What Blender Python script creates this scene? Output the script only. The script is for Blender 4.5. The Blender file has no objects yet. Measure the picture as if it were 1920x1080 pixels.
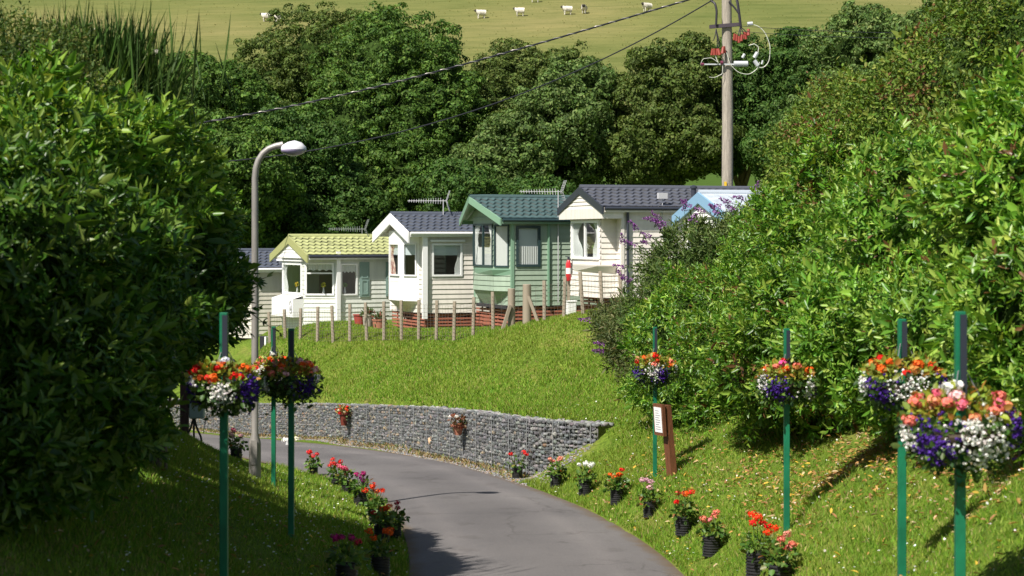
import bpy, bmesh, math, random
import numpy as np
from mathutils import Vector
random.seed(7)
R = np.random.default_rng(11)
C = bpy.context.scene.collection
PI = math.pi
F, HZ, CZ = 3500.0, 446.0, 5.0          # focal length in photo pixels, horizon row, eye height

def at(px, py, Y):
    return Vector(((px-960)/F*Y, Y, CZ-(py-HZ)/F*Y))

def tag(o, label=None, cat=None, group=None, kind=None):
    if label: o['label'] = label
    if cat: o['category'] = cat
    if group: o['group'] = group
    if kind: o['kind'] = kind
    return o

def empty(name, loc=(0, 0, 0), rz=0.0):
    o = bpy.data.objects.new(name, None)
    o.empty_display_size = .2
    o.location = loc
    o.rotation_euler = (0, 0, rz)
    C.objects.link(o)
    return o

# ---------------------------------------------------------------- materials
MATS = {}
def nodes_of(m):
    m.use_nodes = True
    nt = m.node_tree
    return nt, nt.nodes, nt.links, nt.nodes['Principled BSDF']

def mat(name, col, rough=.6, var=0.0, scale=8.0, bump=0.0, bscale=30.0, col2=None, metal=0.0, spec=.5, stretch=None, detail=4):
    if name in MATS: return MATS[name]
    m = bpy.data.materials.new(name)
    nt, N, L, P = nodes_of(m)
    P.inputs['Roughness'].default_value = rough
    P.inputs['Metallic'].default_value = metal
    P.inputs['Specular IOR Level'].default_value = spec
    P.inputs['Base Color'].default_value = (*col, 1)
    tc = N.new('ShaderNodeTexCoord')
    src = tc.outputs['Object']
    if stretch:
        mp = N.new('ShaderNodeMapping'); mp.inputs['Scale'].default_value = stretch
        L.new(src, mp.inputs['Vector']); src = mp.outputs['Vector']
    if var or col2:
        nz = N.new('ShaderNodeTexNoise'); nz.inputs['Scale'].default_value = scale; nz.inputs['Detail'].default_value = detail
        L.new(src, nz.inputs['Vector'])
        rp = N.new('ShaderNodeValToRGB')
        a = np.array(col); b = np.array(col2) if col2 else a
        lo = a*(1-var); hi = b*(1+var)
        rp.color_ramp.elements[0].position = .33; rp.color_ramp.elements[1].position = .67
        rp.color_ramp.elements[0].color = (*np.clip(lo, 0, 1), 1); rp.color_ramp.elements[1].color = (*np.clip(hi, 0, 1), 1)
        L.new(nz.outputs['Fac'], rp.inputs['Fac']); L.new(rp.outputs['Color'], P.inputs['Base Color'])
    if bump:
        nb = N.new('ShaderNodeTexNoise'); nb.inputs['Scale'].default_value = bscale; nb.inputs['Detail'].default_value = 5
        L.new(src, nb.inputs['Vector'])
        bp = N.new('ShaderNodeBump'); bp.inputs['Strength'].default_value = bump; bp.inputs['Distance'].default_value = .02
        L.new(nb.outputs['Fac'], bp.inputs['Height']); L.new(bp.outputs['Normal'], P.inputs['Normal'])
    MATS[name] = m
    return m

def leaf_mat(name, rough=.45, trans=.3, spec=.4, tint=(1.25, 1.15, .6)):
    """colour per leaf comes from the leaf's own colour attribute"""
    if name in MATS: return MATS[name]
    m = bpy.data.materials.new(name)
    nt, N, L, P = nodes_of(m)
    at_ = N.new('ShaderNodeAttribute'); at_.attribute_name = 'Col'
    L.new(at_.outputs['Color'], P.inputs['Base Color'])
    P.inputs['Roughness'].default_value = rough
    P.inputs['Specular IOR Level'].default_value = spec
    if trans:
        T = N.new('ShaderNodeBsdfTranslucent')
        mu = N.new('ShaderNodeMix'); mu.data_type = 'RGBA'; mu.blend_type = 'MULTIPLY'; mu.inputs[0].default_value = 1
        L.new(at_.outputs['Color'], mu.inputs[6]); mu.inputs[7].default_value = (*tint, 1)
        L.new(mu.outputs[2], T.inputs['Color'])
        mx = N.new('ShaderNodeMixShader'); mx.inputs[0].default_value = trans
        out = N['Material Output']
        L.new(P.outputs[0], mx.inputs[1]); L.new(T.outputs[0], mx.inputs[2]); L.new(mx.outputs[0], out.inputs['Surface'])
    MATS[name] = m
    return m

def glass_mat():
    m = bpy.data.materials.new('window glass')
    nt, N, L, P = nodes_of(m)
    G = N.new('ShaderNodeBsdfGlossy'); G.inputs['Roughness'].default_value = .02
    T = N.new('ShaderNodeBsdfTransparent'); T.inputs['Color'].default_value = (.9, .93, .93, 1)
    lw = N.new('ShaderNodeLayerWeight'); lw.inputs[0].default_value = .5
    pw = N.new('ShaderNodeMath'); pw.operation = 'POWER'; pw.inputs[1].default_value = 4; L.new(lw.outputs['Facing'], pw.inputs[0])
    fr = N.new('ShaderNodeMath'); fr.operation = 'MULTIPLY_ADD'; fr.inputs[1].default_value = .8; fr.inputs[2].default_value = .06; L.new(pw.outputs[0], fr.inputs[0])
    mx = N.new('ShaderNodeMixShader')
    L.new(fr.outputs[0], mx.inputs[0]); L.new(T.outputs[0], mx.inputs[1]); L.new(G.outputs[0], mx.inputs[2])
    L.new(mx.outputs[0], N['Material Output'].inputs['Surface'])
    return m
GLASS = glass_mat()

# ---------------------------------------------------------------- mesh helpers
def link_mesh(name, me, m=None, parent=None, smooth=False):
    o = bpy.data.objects.new(name, me)
    C.objects.link(o)
    if m: me.materials.append(m)
    if parent: o.parent = parent
    if smooth:
        me.polygons.foreach_set('use_smooth', np.ones(len(me.polygons), bool))
    return o

def fast_mesh(name, V, Fc, m, parent=None, cols=None, smooth=False, mats=None):
    """V (n,3), Fc (k,3|4) int array, cols per vertex (n,3)"""
    me = bpy.data.meshes.new(name)
    V = np.ascontiguousarray(V, np.float32); Fc = np.ascontiguousarray(Fc, np.int32)
    k, w = Fc.shape
    me.vertices.add(len(V)); me.vertices.foreach_set('co', V.ravel())
    me.loops.add(k*w); me.loops.foreach_set('vertex_index', Fc.ravel())
    me.polygons.add(k)
    me.polygons.foreach_set('loop_start', np.arange(0, k*w, w, dtype=np.int32))
    me.polygons.foreach_set('loop_total', np.full(k, w, np.int32))
    me.update(calc_edges=True)
    if cols is not None:
        a = me.color_attributes.new('Col', 'FLOAT_COLOR', 'POINT')
        c4 = np.ones((len(V), 4), np.float32); c4[:, :3] = cols
        a.data.foreach_set('color', c4.ravel())
    return link_mesh(name, me, m, parent, smooth)

class MB:
    def __init__(s): s.v = []; s.f = []
    def poly(s, pts):
        n = len(s.v); s.v += [tuple(p) for p in pts]; s.f.append(tuple(range(n, n+len(pts))))
    def box(s, x0, x1, y0, y1, z0, z1):
        s.obox((x0, y0, z0), (x1-x0, 0, 0), (0, y1-y0, 0), (0, 0, z1-z0))
    def obox(s, o, a, b, c):
        o, a, b, c = map(Vector, (o, a, b, c)); n = len(s.v)
        for p in (o, o+a, o+a+b, o+b, o+c, o+a+c, o+a+b+c, o+b+c): s.v.append(tuple(p))
        fs = [(0, 3, 2, 1), (4, 5, 6, 7), (0, 1, 5, 4), (1, 2, 6, 5), (2, 3, 7, 6), (3, 0, 4, 7)]
        if a.cross(b).dot(c) < 0: fs = [f[::-1] for f in fs]
        s.f += [tuple(n+i for i in f) for f in fs]
    def beam(s, p, q, w, h, up=(0, 0, 1)):
        p, q = Vector(p), Vector(q); d = (q-p).normalized()
        x = d.cross(Vector(up))
        if x.length < 1e-4: x = d.cross(Vector((1, 0, 0)))
        x.normalize(); y = x.cross(d)
        s.obox(p-x*w/2-y*h/2, x*w, y*h, q-p)
    def tube(s, pts, r, n=10, caps=True):
        pts = [Vector(p) for p in pts]; k = len(pts)
        rs = r if isinstance(r, (list, tuple)) else [r]*k
        ref = Vector((0, 0, 1)); base = len(s.v)
        px = None
        for i, p in enumerate(pts):
            d = (pts[min(i+1, k-1)]-pts[max(i-1, 0)]).normalized()
            if px is None:
                px = d.cross(ref if abs(d.z) < .95 else Vector((1, 0, 0))).normalized()
            else:
                px = (px-d*px.dot(d)).normalized()
            py = d.cross(px)
            for j in range(n):
                a = 2*PI*j/n
                s.v.append(tuple(p+(px*math.cos(a)+py*math.sin(a))*rs[i]))
        for i in range(k-1):
            for j in range(n):
                j2 = (j+1) % n
                s.f.append((base+i*n+j, base+i*n+j2, base+(i+1)*n+j2, base+(i+1)*n+j))
        if caps:
            s.f.append(tuple(base+j for j in range(n))[::-1])
            s.f.append(tuple(base+(k-1)*n+j for j in range(n)))
    def lathe(s, prof, n=16, c=(0, 0, 0)):
        s.tube([(c[0], c[1], c[2]+z+i*1e-5) for i, (r, z) in enumerate(prof)], [r for r, z in prof], n) if False else s._lathe(prof, n, c)
    def _lathe(s, prof, n, c):
        b = len(s.v); k = len(prof)
        for r, z in prof:
            for j in range(n):
                a = 2*PI*j/n; s.v.append((c[0]+r*math.cos(a), c[1]+r*math.sin(a), c[2]+z))
        for i in range(k-1):
            for j in range(n):
                j2 = (j+1) % n
                s.f.append((b+i*n+j, b+i*n+j2, b+(i+1)*n+j2, b+(i+1)*n+j))
        s.f.append(tuple(b+j for j in range(n))[::-1]); s.f.append(tuple(b+(k-1)*n+j for j in range(n)))
    def build(s, name, m, parent=None, smooth=False, bevel=0):
        me = bpy.data.meshes.new(name); me.from_pydata(s.v, [], s.f); me.update()
        if bevel:
            bm = bmesh.new(); bm.from_mesh(me); bmesh.ops.remove_doubles(bm, verts=bm.verts, dist=1e-5)
            bmesh.ops.bevel(bm, geom=bm.edges[:], offset=bevel, segments=1, affect='EDGES'); bm.to_mesh(me); bm.free()
        o = link_mesh(name, me, m, parent, smooth)
        if smooth:
            me.set_sharp_from_angle(angle=math.radians(40))
        return o

def unit(a): return a/np.maximum(np.linalg.norm(a, axis=-1, keepdims=True), 1e-9)

def leaves(c, d, n, length, width, fold=.25, droop=.15):
    """lens-shaped folded leaves: base c, axis d, face normal hint n -> verts (N*6,3), quads"""
    N = len(c)
    d = unit(d); s = unit(np.cross(d, n)); nn = np.cross(s, d)
    length = np.broadcast_to(np.asarray(length, float), (N,))[:, None]; width = np.broadcast_to(np.asarray(width, float), (N,))[:, None]
    V = np.empty((N, 6, 3))
    V[:, 0] = c
    for i, (t, w) in enumerate(((.3, .85), (.68, .8))):
        m = c+d*length*t-nn*length*droop*t*t
        V[:, 1+i] = m+s*width*.5*w+nn*width*fold*w
        V[:, 5-i] = m-s*width*.5*w+nn*width*fold*w
    V[:, 3] = c+d*length-nn*length*droop
    q = np.array([[0, 1, 2, 3], [0, 3, 4, 5]])
    Fc = (np.arange(N)[:, None, None]*6+q[None]).reshape(-1, 4)
    return V.reshape(-1, 3), Fc

def rep6(col): return np.repeat(col, 6, axis=0)

def pal(N, cols, weights, jit=.25):
    cols = np.array(cols, float)
    i = R.choice(len(cols), N, p=np.array(weights)/np.sum(weights))
    c = cols[i]*(1+R.uniform(-jit, jit, (N, 1)))
    return np.clip(c*(1+R.uniform(-.08, .08, (N, 3))), 0, 1)

# ---------------------------------------------------------------- terrain
ZY = np.array([-20, 0, 10, 16, 20, 23.3, 30, 35.3, 38.2, 42.3, 46.5, 50.7, 56.5, 68, 90])
ZZ = np.array([4.6, 3.3, 1.95, 1.2, .92, .78, .66, .47, .35, .09, -.18, -.476, -1.0, -1.88, -2.6])
def zroad(Y): return np.interp(Y, ZY, ZZ)
def on_road(px, py):
    Ys = np.linspace(12, 90, 4000)
    f = CZ-(py-HZ)/F*Ys-zroad(Ys)
    k = np.argmax(f < 0) if (f < 0).any() else len(f)-1
    Y = Ys[k]; return ((px-960)/F*Y, Y)
EL = [(-.95, -12), (-.95, 8), (-1.05, 16)]+[on_road(*p) for p in ((770, 1078), (768, 1030), (752, 985), (725, 945), (688, 918), (640, 903), (590, 892), (540, 880), (480, 866), (430, 852), (380, 840))]+[(-13.5, 52.5), (-19, 60), (-26, 68)]
ER = [(2.75, -12), (2.6, 8), (2.42, 16)]+[on_road(*p) for p in ((1285, 1078), (1243, 1040), (1192, 1005), (1122, 965), (1060, 938), (1000, 915), (940, 894), (870, 873), (780, 855), (700, 844), (600, 832), (520, 826), (430, 818), (340, 809))]+[(-19, 72), (-26, 80)]
EL = np.array(EL, float); ER = np.array(ER, float)
def resample(P, n):
    d = np.r_[0, np.cumsum(np.linalg.norm(np.diff(P, axis=0), axis=1))]
    t = np.linspace(0, d[-1], n)
    Q = np.c_[np.interp(t, d, P[:, 0]), np.interp(t, d, P[:, 1])]
    for _ in range(6): Q[1:-1] = Q[1:-1]*.5+(Q[:-2]+Q[2:])*.25
    return Q
RL = resample(EL, 130); RR = resample(ER, 130)
POLY = np.r_[RL, RR[::-1]]
def inside(P, poly):
    x, y = P[:, 0], P[:, 1]; c = np.zeros(len(P), bool); n = len(poly)
    for i in range(n):
        x0, y0 = poly[i]; x1, y1 = poly[(i+1) % n]
        if y0 == y1: continue
        m = ((y0 > y) != (y1 > y)) & (x < (x1-x0)*(y-y0)/(y1-y0)+x0)
        c ^= m
    return c
def seg_dist(P, L):
    best = np.full(len(P), 1e9)
    for a, b in zip(L[:-1], L[1:]):
        ab = b-a; t = np.clip(((P-a)@ab)/(ab@ab+1e-9), 0, 1)
        best = np.minimum(best, np.linalg.norm(P-a-t[:, None]*ab, axis=1))
    return best
def road_dist(P):
    """negative inside the road, positive outside"""
    d = np.minimum(seg_dist(P, RL[::2]), seg_dist(P, RR[::2]))
    return np.where(inside(P, POLY), -d, d)

# gabion wall: photo x, depth, base row, top row
WALL = [(180, 78, 789, 742), (300, 68, 800, 748), (400, 62, 809, 752.5), (480, 56.5, 818, 757), (600, 50.7, 824, 757), (700, 46.5, 836, 760), (800, 42.3, 852, 764), (900, 38.2, 874, 773), (1000, 35.3, 899, 787), (1060, 34.4, 905, 791), (1118, 33.9, 908, 795)]
WP = np.array([((p-960)/F*Y, Y) for p, Y, b, t in WALL]); WB = np.array([CZ-(b-HZ)/F*Y for p, Y, b, t in WALL]); WT = np.array([CZ-(t-HZ)/F*Y for p, Y, b, t in WALL])
WEXT = np.r_[WP, [[2.6, 32.6], [6, 28]]]
def behind_wall(P):
    """signed distance from the wall line (positive on the bank side) and progress past its end"""
    best = np.full(len(P), 1e9); sg = np.zeros(len(P))
    for a, b in zip(WEXT[:-1], WEXT[1:]):
        ab = b-a; t = np.clip(((P-a)@ab)/(ab@ab), 0, 1)
        q = P-a-t[:, None]*ab; d = np.linalg.norm(q, axis=1)
        s = np.sign(ab[0]*(P[:, 1]-a[1])-ab[1]*(P[:, 0]-a[0]))
        m = d < best; best = np.where(m, d, best); sg = np.where(m, s, sg)
    return best*sg

def px_pt(px, py, Y): p = at(px, py, Y); return (p.x, p.y, p.z)
RIGHT = [(2.22, 29, 1.32), (2.5, 28.5, 1.40), (3.09, 21, 1.68), (3.34, 16, 2.0), (3.1, 12.9, 2.2), (3.6, 8, 2.9),
         px_pt(1230, 760, 36), px_pt(1400, 810, 29), px_pt(1600, 880, 21.5), px_pt(1900, 900, 15.5),
         px_pt(1180, 700, 43), px_pt(1150, 600, 48), px_pt(1140, 840, 33.5), px_pt(1130, 797, 34.5),
         (7, 30, 3.5), (7, 20, 3.9), (8, 12, 4.5), (7, 40, 3.4), (14, 30, 4.6), (14, 15, 5.6), (7, 47, 3.4), (5, 2, 4), (14, 2, 6)]
LEFT = [(-3.46, 27, 1.4), (-3.92, 28.5, 1.27), (-2.44, 20.6, 1.71), (-2.47, 16, 2.06), px_pt(370, 838, 31), px_pt(300, 788, 29),
        (-7, 25, 3.0), (-6, 18, 3.5), (-5, 12, 3.7), (-9, 30, 3.0), (-12, 20, 4.8), (-11, 38, 1.2), (-7.5, 36, .75), (-13, 46, 0.2), (-20, 30, 4), (-3.57, 13, 2.6), (-3.7, 17, 2.35), (-3, 5, 3.6), (-12, 5, 5.5), (-20, 50, .2)]
ROADP = [(x, y, zroad(y)) for x, y in np.r_[RL[10:125:9], RR[10:125:9]]]
WLOW = [(a[0], a[1], b) for a, b in zip(WP[:-2], WB[:-2])]+[px_pt(1060, 853, 34.4)]
LOW = np.array(RIGHT+LEFT+ROADP+WLOW)
CARAV = [(1.9, 51.5, 2.88), (10, 54.5, 3.3), (-1.2, 55.5, 2.27), (8, 58, 2.7), (-3.7, 59.3, 1.95), (5, 62.5, 2.4), (-7.2, 62.5, 1.8), (1, 66, 2.1), (-9.5, 66, 1.45), (-20, 66, .9), (-14, 80, 2), (0, 80, 3), (14, 80, 3.6), (25, 70, 4.2), (-30, 80, 1.8), (25, 45, 4.6)]
def fY(px): return float(np.interp(px, [500, 600, 700, 800, 900, 1000, 1090, 1165], [60, 57.5, 55, 53.5, 52, 50, 48.7, 47.6]))
FBASE = [(507, 640), (563, 633), (625, 640), (688, 638), (753, 638), (819, 637), (852, 641), (888, 632), (925, 620), (988, 607), (1056, 597), (1090, 585), (1163, 577)]
BANK = np.array(RIGHT+CARAV+[px_pt(p, y, fY(p)) for p, y in FBASE]+[(a[0], a[1], b) for a, b in zip(WP, WT)])
def tps(ctrl, lam=.02):
    X = ctrl[:, :2]/10; n = len(X)
    def phi(A, B):
        r2 = ((A[:, None]-B[None])**2).sum(-1); return .5*r2*np.log(r2+1e-12)
    K = phi(X, X)+lam*np.eye(n); Pm = np.c_[np.ones(n), X]
    A = np.block([[K, Pm], [Pm.T, np.zeros((3, 3))]])
    w = np.linalg.solve(A, np.r_[ctrl[:, 2], np.zeros(3)])
    def f(P):
        Q = P/10; out = np.empty(len(Q))
        for i in range(0, len(Q), 20000):
            q = Q[i:i+20000]; out[i:i+20000] = phi(q, X)@w[:n]+w[n]+q@w[n+1:]
        return out
    return f
f_low, f_bank = tps(LOW, .004), tps(BANK, .004)
def sstep(x): x = np.clip(x, 0, 1); return x*x*(3-2*x)
def ground_z(P):
    P = np.atleast_2d(np.asarray(P, float))
    lo = f_low(P); rd = road_dist(P)
    lo = zroad(P[:, 1])+(lo-zroad(P[:, 1]))*sstep(rd/.8)
    bw = behind_wall(P)
    past = np.clip((P[:, 0]-1.3)/.8, 0, 1)*np.clip((38-P[:, 1])/3, 0, 1)
    w = sstep((bw-.12+past*.5)/(.22+past*1.4))
    z = lo*(1-w)+f_bank(P)*w
    lim = sstep((np.abs(P[:, 0])-22)/8)
    z = z*(1-lim)+np.interp(P[:, 0], [-40, -22, 22, 40], [4, 3, 4.5, 5])*lim
    far = sstep((P[:, 1]-70)/14)
    z = z*(1-far)+(3.0+.02*P[:, 0])*far
    return z
def gz(x, y): return float(ground_z([[x, y]])[0])
def hill_z(P):
    Y = P[:, 1]; X = P[:, 0]
    return np.where(Y < 95, 3.0+.02*X*np.clip((110-Y)/20, 0, 1), 3.0+.25*(Y-95))+(np.sin(X*.021+1)*1.1+np.sin(X*.05+Y*.03)*.35)*sstep((Y-92)/30)

xs = np.unique(np.r_[np.linspace(-90, -16, 22), np.arange(-16, 9, .2), np.linspace(9, 90, 26)])
ys = np.unique(np.r_[np.linspace(-25, 6, 10), np.arange(6, 66, .2), np.linspace(66, 92, 14)])
GX, GY = np.meshgrid(xs, ys); GP = np.c_[GX.ravel(), GY.ravel()]
GZ = ground_z(GP)
GZ = np.where(road_dist(GP) < -.12, GZ-.06, GZ)+np.where(road_dist(GP) > .3, 1, 0)*(R.normal(0, .008, len(GP)))
nx = len(xs); idx = np.arange(len(GP)).reshape(len(ys), nx)
GF = np.stack([idx[:-1, :-1], idx[:-1, 1:], idx[1:, 1:], idx[1:, :-1]], -1).reshape(-1, 4)

m = bpy.data.materials.new('lawn soil and turf')
nt, N, L, P_ = nodes_of(m)
tc = N.new('ShaderNodeTexCoord')
def noise(scale, detail=5, w=None):
    n = N.new('ShaderNodeTexNoise'); n.inputs['Scale'].default_value = scale; n.inputs['Detail'].default_value = detail
    L.new(tc.outputs['Object'], n.inputs['Vector']); return n
def ramp(src, stops):
    r = N.new('ShaderNodeValToRGB'); e = r.color_ramp.elements
    while len(e) < len(stops): e.new(.5)
    for k, (p, c) in enumerate(stops): e[k].position = p; e[k].color = (*c, 1)
    L.new(src, r.inputs['Fac']); return r
def mixc(a, b, fac, mode='MIX'):
    x = N.new('ShaderNodeMix'); x.data_type = 'RGBA'; x.blend_type = mode
    for s, v in ((0, fac), (6, a), (7, b)):
        if hasattr(v, 'links'): L.new(v, x.inputs[s])
        else: x.inputs[s].default_value = v if s == 0 else (*v, 1)
    return x.outputs[2]
r1 = ramp(noise(.9, 6).outputs['Fac'], [(.3, (.085, .15, .016)), (.52, (.13, .195, .024)), (.72, (.21, .21, .055))])
r2 = ramp(noise(14, 6).outputs['Fac'], [(.3, (.4, .45, .4)), (.7, (1.25, 1.2, 1.1))])
c = mixc(r1.outputs[0], r2.outputs[0], .8, 'MULTIPLY')
L.new(c, P_.inputs['Base Color']); P_.inputs['Roughness'].default_value = .9; P_.inputs['Specular IOR Level'].default_value = .15
bp = N.new('ShaderNodeBump'); bp.inputs['Distance'].default_value = .05; bp.inputs['Strength'].default_value = .8
L.new(noise(25, 6).outputs['Fac'], bp.inputs['Height']); L.new(bp.outputs[0], P_.inputs['Normal'])
M_TURF = m
tag(fast_mesh('ground', np.c_[GP, GZ], GF, M_TURF, smooth=True), kind='structure', label='mown grass verges and banks on both sides of the lane')

# far pasture
m = bpy.data.materials.new('dry pasture')
nt, N, L, P_ = nodes_of(m); tc = N.new('ShaderNodeTexCoord')
r1 = ramp(noise(.035, 5).outputs['Fac'], [(.32, (.118, .138, .040)), (.5, (.158, .162, .054)), (.7, (.208, .188, .076))])
mp = N.new('ShaderNodeMapping'); mp.inputs['Scale'].default_value = (.35, 1.3, 1); L.new(tc.outputs['Object'], mp.inputs['Vector'])
n2 = N.new('ShaderNodeTexNoise'); n2.inputs['Scale'].default_value = .55; n2.inputs['Detail'].default_value = 8; n2.inputs['Roughness'].default_value = .7; L.new(mp.outputs[0], n2.inputs['Vector'])
r2 = ramp(n2.outputs['Fac'], [(.3, (.62, .72, .55)), (.5, (.98, 1, .95)), (.72, (1.3, 1.22, 1.2))])
c = mixc(r1.outputs[0], r2.outputs[0], .85, 'MULTIPLY')
sp = N.new('ShaderNodeSeparateXYZ'); L.new(tc.outputs['Object'], sp.inputs[0])
gr = N.new('ShaderNodeMapRange'); gr.inputs['From Min'].default_value = 120; gr.inputs['From Max'].default_value = 150
L.new(sp.outputs['Y'], gr.inputs['Value'])
c = mixc((.055, .10, .018), c, gr.outputs[0])
L.new(c, P_.inputs['Base Color']); P_.inputs['Roughness'].default_value = .95; P_.inputs['Specular IOR Level'].default_value = .1
bp = N.new('ShaderNodeBump'); bp.inputs['Distance'].default_value = .3; bp.inputs['Strength'].default_value = .6
L.new(n2.outputs['Fac'], bp.inputs['Height']); L.new(bp.outputs[0], P_.inputs['Normal'])
hx = np.linspace(-260, 260, 105); hy = np.r_[np.arange(91, 320, 2.5), np.linspace(320, 700, 30)]
HX, HY = np.meshgrid(hx, hy); HP = np.c_[HX.ravel(), HY.ravel()]
ix = np.arange(len(HP)).reshape(len(hy), len(hx))
tag(fast_mesh('hill', np.c_[HP, hill_z(HP)-.03], np.stack([ix[:-1, :-1], ix[:-1, 1:], ix[1:, 1:], ix[1:, :-1]], -1).reshape(-1, 4), m, smooth=True), kind='structure', label='sunlit olive pasture hillside with grazing sheep')

ht = 14000
Pq = np.c_[R.uniform(-75, 75, ht), 150+R.random(ht)**1.2*140]; zq = hill_z(Pq); d_ = np.c_[R.normal(0, .7, (ht, 2)), R.uniform(.12, .35, ht)]; ln_ = R.uniform(.08, .22, ht)
V, Fc = leaves(np.c_[Pq, zq+.01], d_, R.normal(0, .5, (ht, 3))+[-.3, -.5, 1], ln_, ln_*.5, .1, .3)
tag(fast_mesh('pasture_tufts', V, Fc, leaf_mat('grass blades', .6, .35, .2), cols=np.repeat(pal(ht, [(.13, .16, .04), (.18, .19, .055), (.24, .22, .085), (.10, .13, .03)], [3, 3, 2, 1.5], .15), 6, 0)), kind='stuff', label='rough grass tufts scattered over the hillside pasture')
# road
m = bpy.data.materials.new('worn asphalt')
nt, N, L, P_ = nodes_of(m); tc = N.new('ShaderNodeTexCoord')
uvn = N.new('ShaderNodeAttribute'); uvn.attribute_name = 'Col'
spr = N.new('ShaderNodeSeparateColor'); L.new(uvn.outputs['Color'], spr.inputs[0])
r1 = ramp(noise(.5, 5).outputs['Fac'], [(.3, (.115, .108, .11)), (.7, (.155, .145, .145))])
r2 = ramp(noise(110, 3).outputs['Fac'], [(.3, (.45, .45, .45)), (.5, (1, 1, 1)), (.72, (1.75, 1.72, 1.65))])
c = mixc(r1.outputs[0], r2.outputs[0], .7, 'MULTIPLY')
pt = ramp(noise(1.6, 4).outputs['Fac'], [(.6, (1, 1, 1)), (.66, (.82, .81, .8))]); c = mixc(c, pt.outputs[0], .8, 'MULTIPLY')
vo = N.new('ShaderNodeTexVoronoi'); vo.feature = 'DISTANCE_TO_EDGE'; vo.inputs['Scale'].default_value = .55
dw = noise(2.2, 4); mv = N.new('ShaderNodeMix'); mv.data_type = 'RGBA'; mv.inputs[0].default_value = .35; L.new(tc.outputs['Object'], mv.inputs[6]); L.new(dw.outputs['Color'], mv.inputs[7]); L.new(mv.outputs[2], vo.inputs['Vector'])
vr = ramp(vo.outputs['Distance'], [(.0, (.72, .71, .70)), (.010, (1, 1, 1))]); gate = ramp(noise(.35, 2).outputs['Fac'], [(.5, (0, 0, 0)), (.56, (1, 1, 1))])
c = mixc(c, mixc(c, vr.outputs[0], 1.0, 'MULTIPLY'), gate.outputs[0])
ty = ramp(spr.outputs[0], [(.30, (1, 1, 1)), (.45, (1.16, 1.15, 1.14)), (.62, (1.0, 1, 1)), (.8, (.9, .9, .9))]); c = mixc(c, ty.outputs[0], .9, 'MULTIPLY')
# dirt gathered along both edges: red channel is the distance across the lane (0 edge .. 1 middle)
ed = N.new('ShaderNodeMath'); ed.operation = 'ADD'
nn = noise(3, 4); mm = N.new('ShaderNodeMath'); mm.operation = 'MULTIPLY'; mm.inputs[1].default_value = .22; L.new(nn.outputs['Fac'], mm.inputs[0])
L.new(spr.outputs[0], ed.inputs[0]); L.new(mm.outputs[0], ed.inputs[1])
er = ramp(ed.outputs[0], [(.10, (1, 1, 1)), (.24, (0, 0, 0))])
c = mixc(c, (.12, .085, .05), er.outputs[0])
L.new(c, P_.inputs['Base Color']); P_.inputs['Roughness'].default_value = .8; P_.inputs['Specular IOR Level'].default_value = .3
bp = N.new('ShaderNodeBump'); bp.inputs['Distance'].default_value = .006; bp.inputs['Strength'].default_value = .7
L.new(noise(160, 3).outputs['Fac'], bp.inputs['Height']); L.new(bp.outputs[0], P_.inputs['Normal'])
k = 15; T = np.linspace(0, 1, k)
RV = RL[:, None]*(1-T)[None, :, None]+RR[:, None]*T[None, :, None]
RZ = zroad(RV[..., 1])+.03*(1-(2*T-1)**2)[None]+.006
RC = np.zeros((*RV.shape[:2], 3)); RC[..., 0] = (1-np.abs(2*T-1))[None]
ii = np.arange(RV.shape[0]*k).reshape(-1, k)
tag(fast_mesh('road', np.concatenate([RV, RZ[..., None]], -1).reshape(-1, 3), np.stack([ii[:-1, :-1], ii[:-1, 1:], ii[1:, 1:], ii[1:, :-1]], -1).reshape(-1, 4), m, cols=RC.reshape(-1, 3), smooth=True), kind='structure', label='narrow grey tarmac lane curving away to the left')

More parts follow.
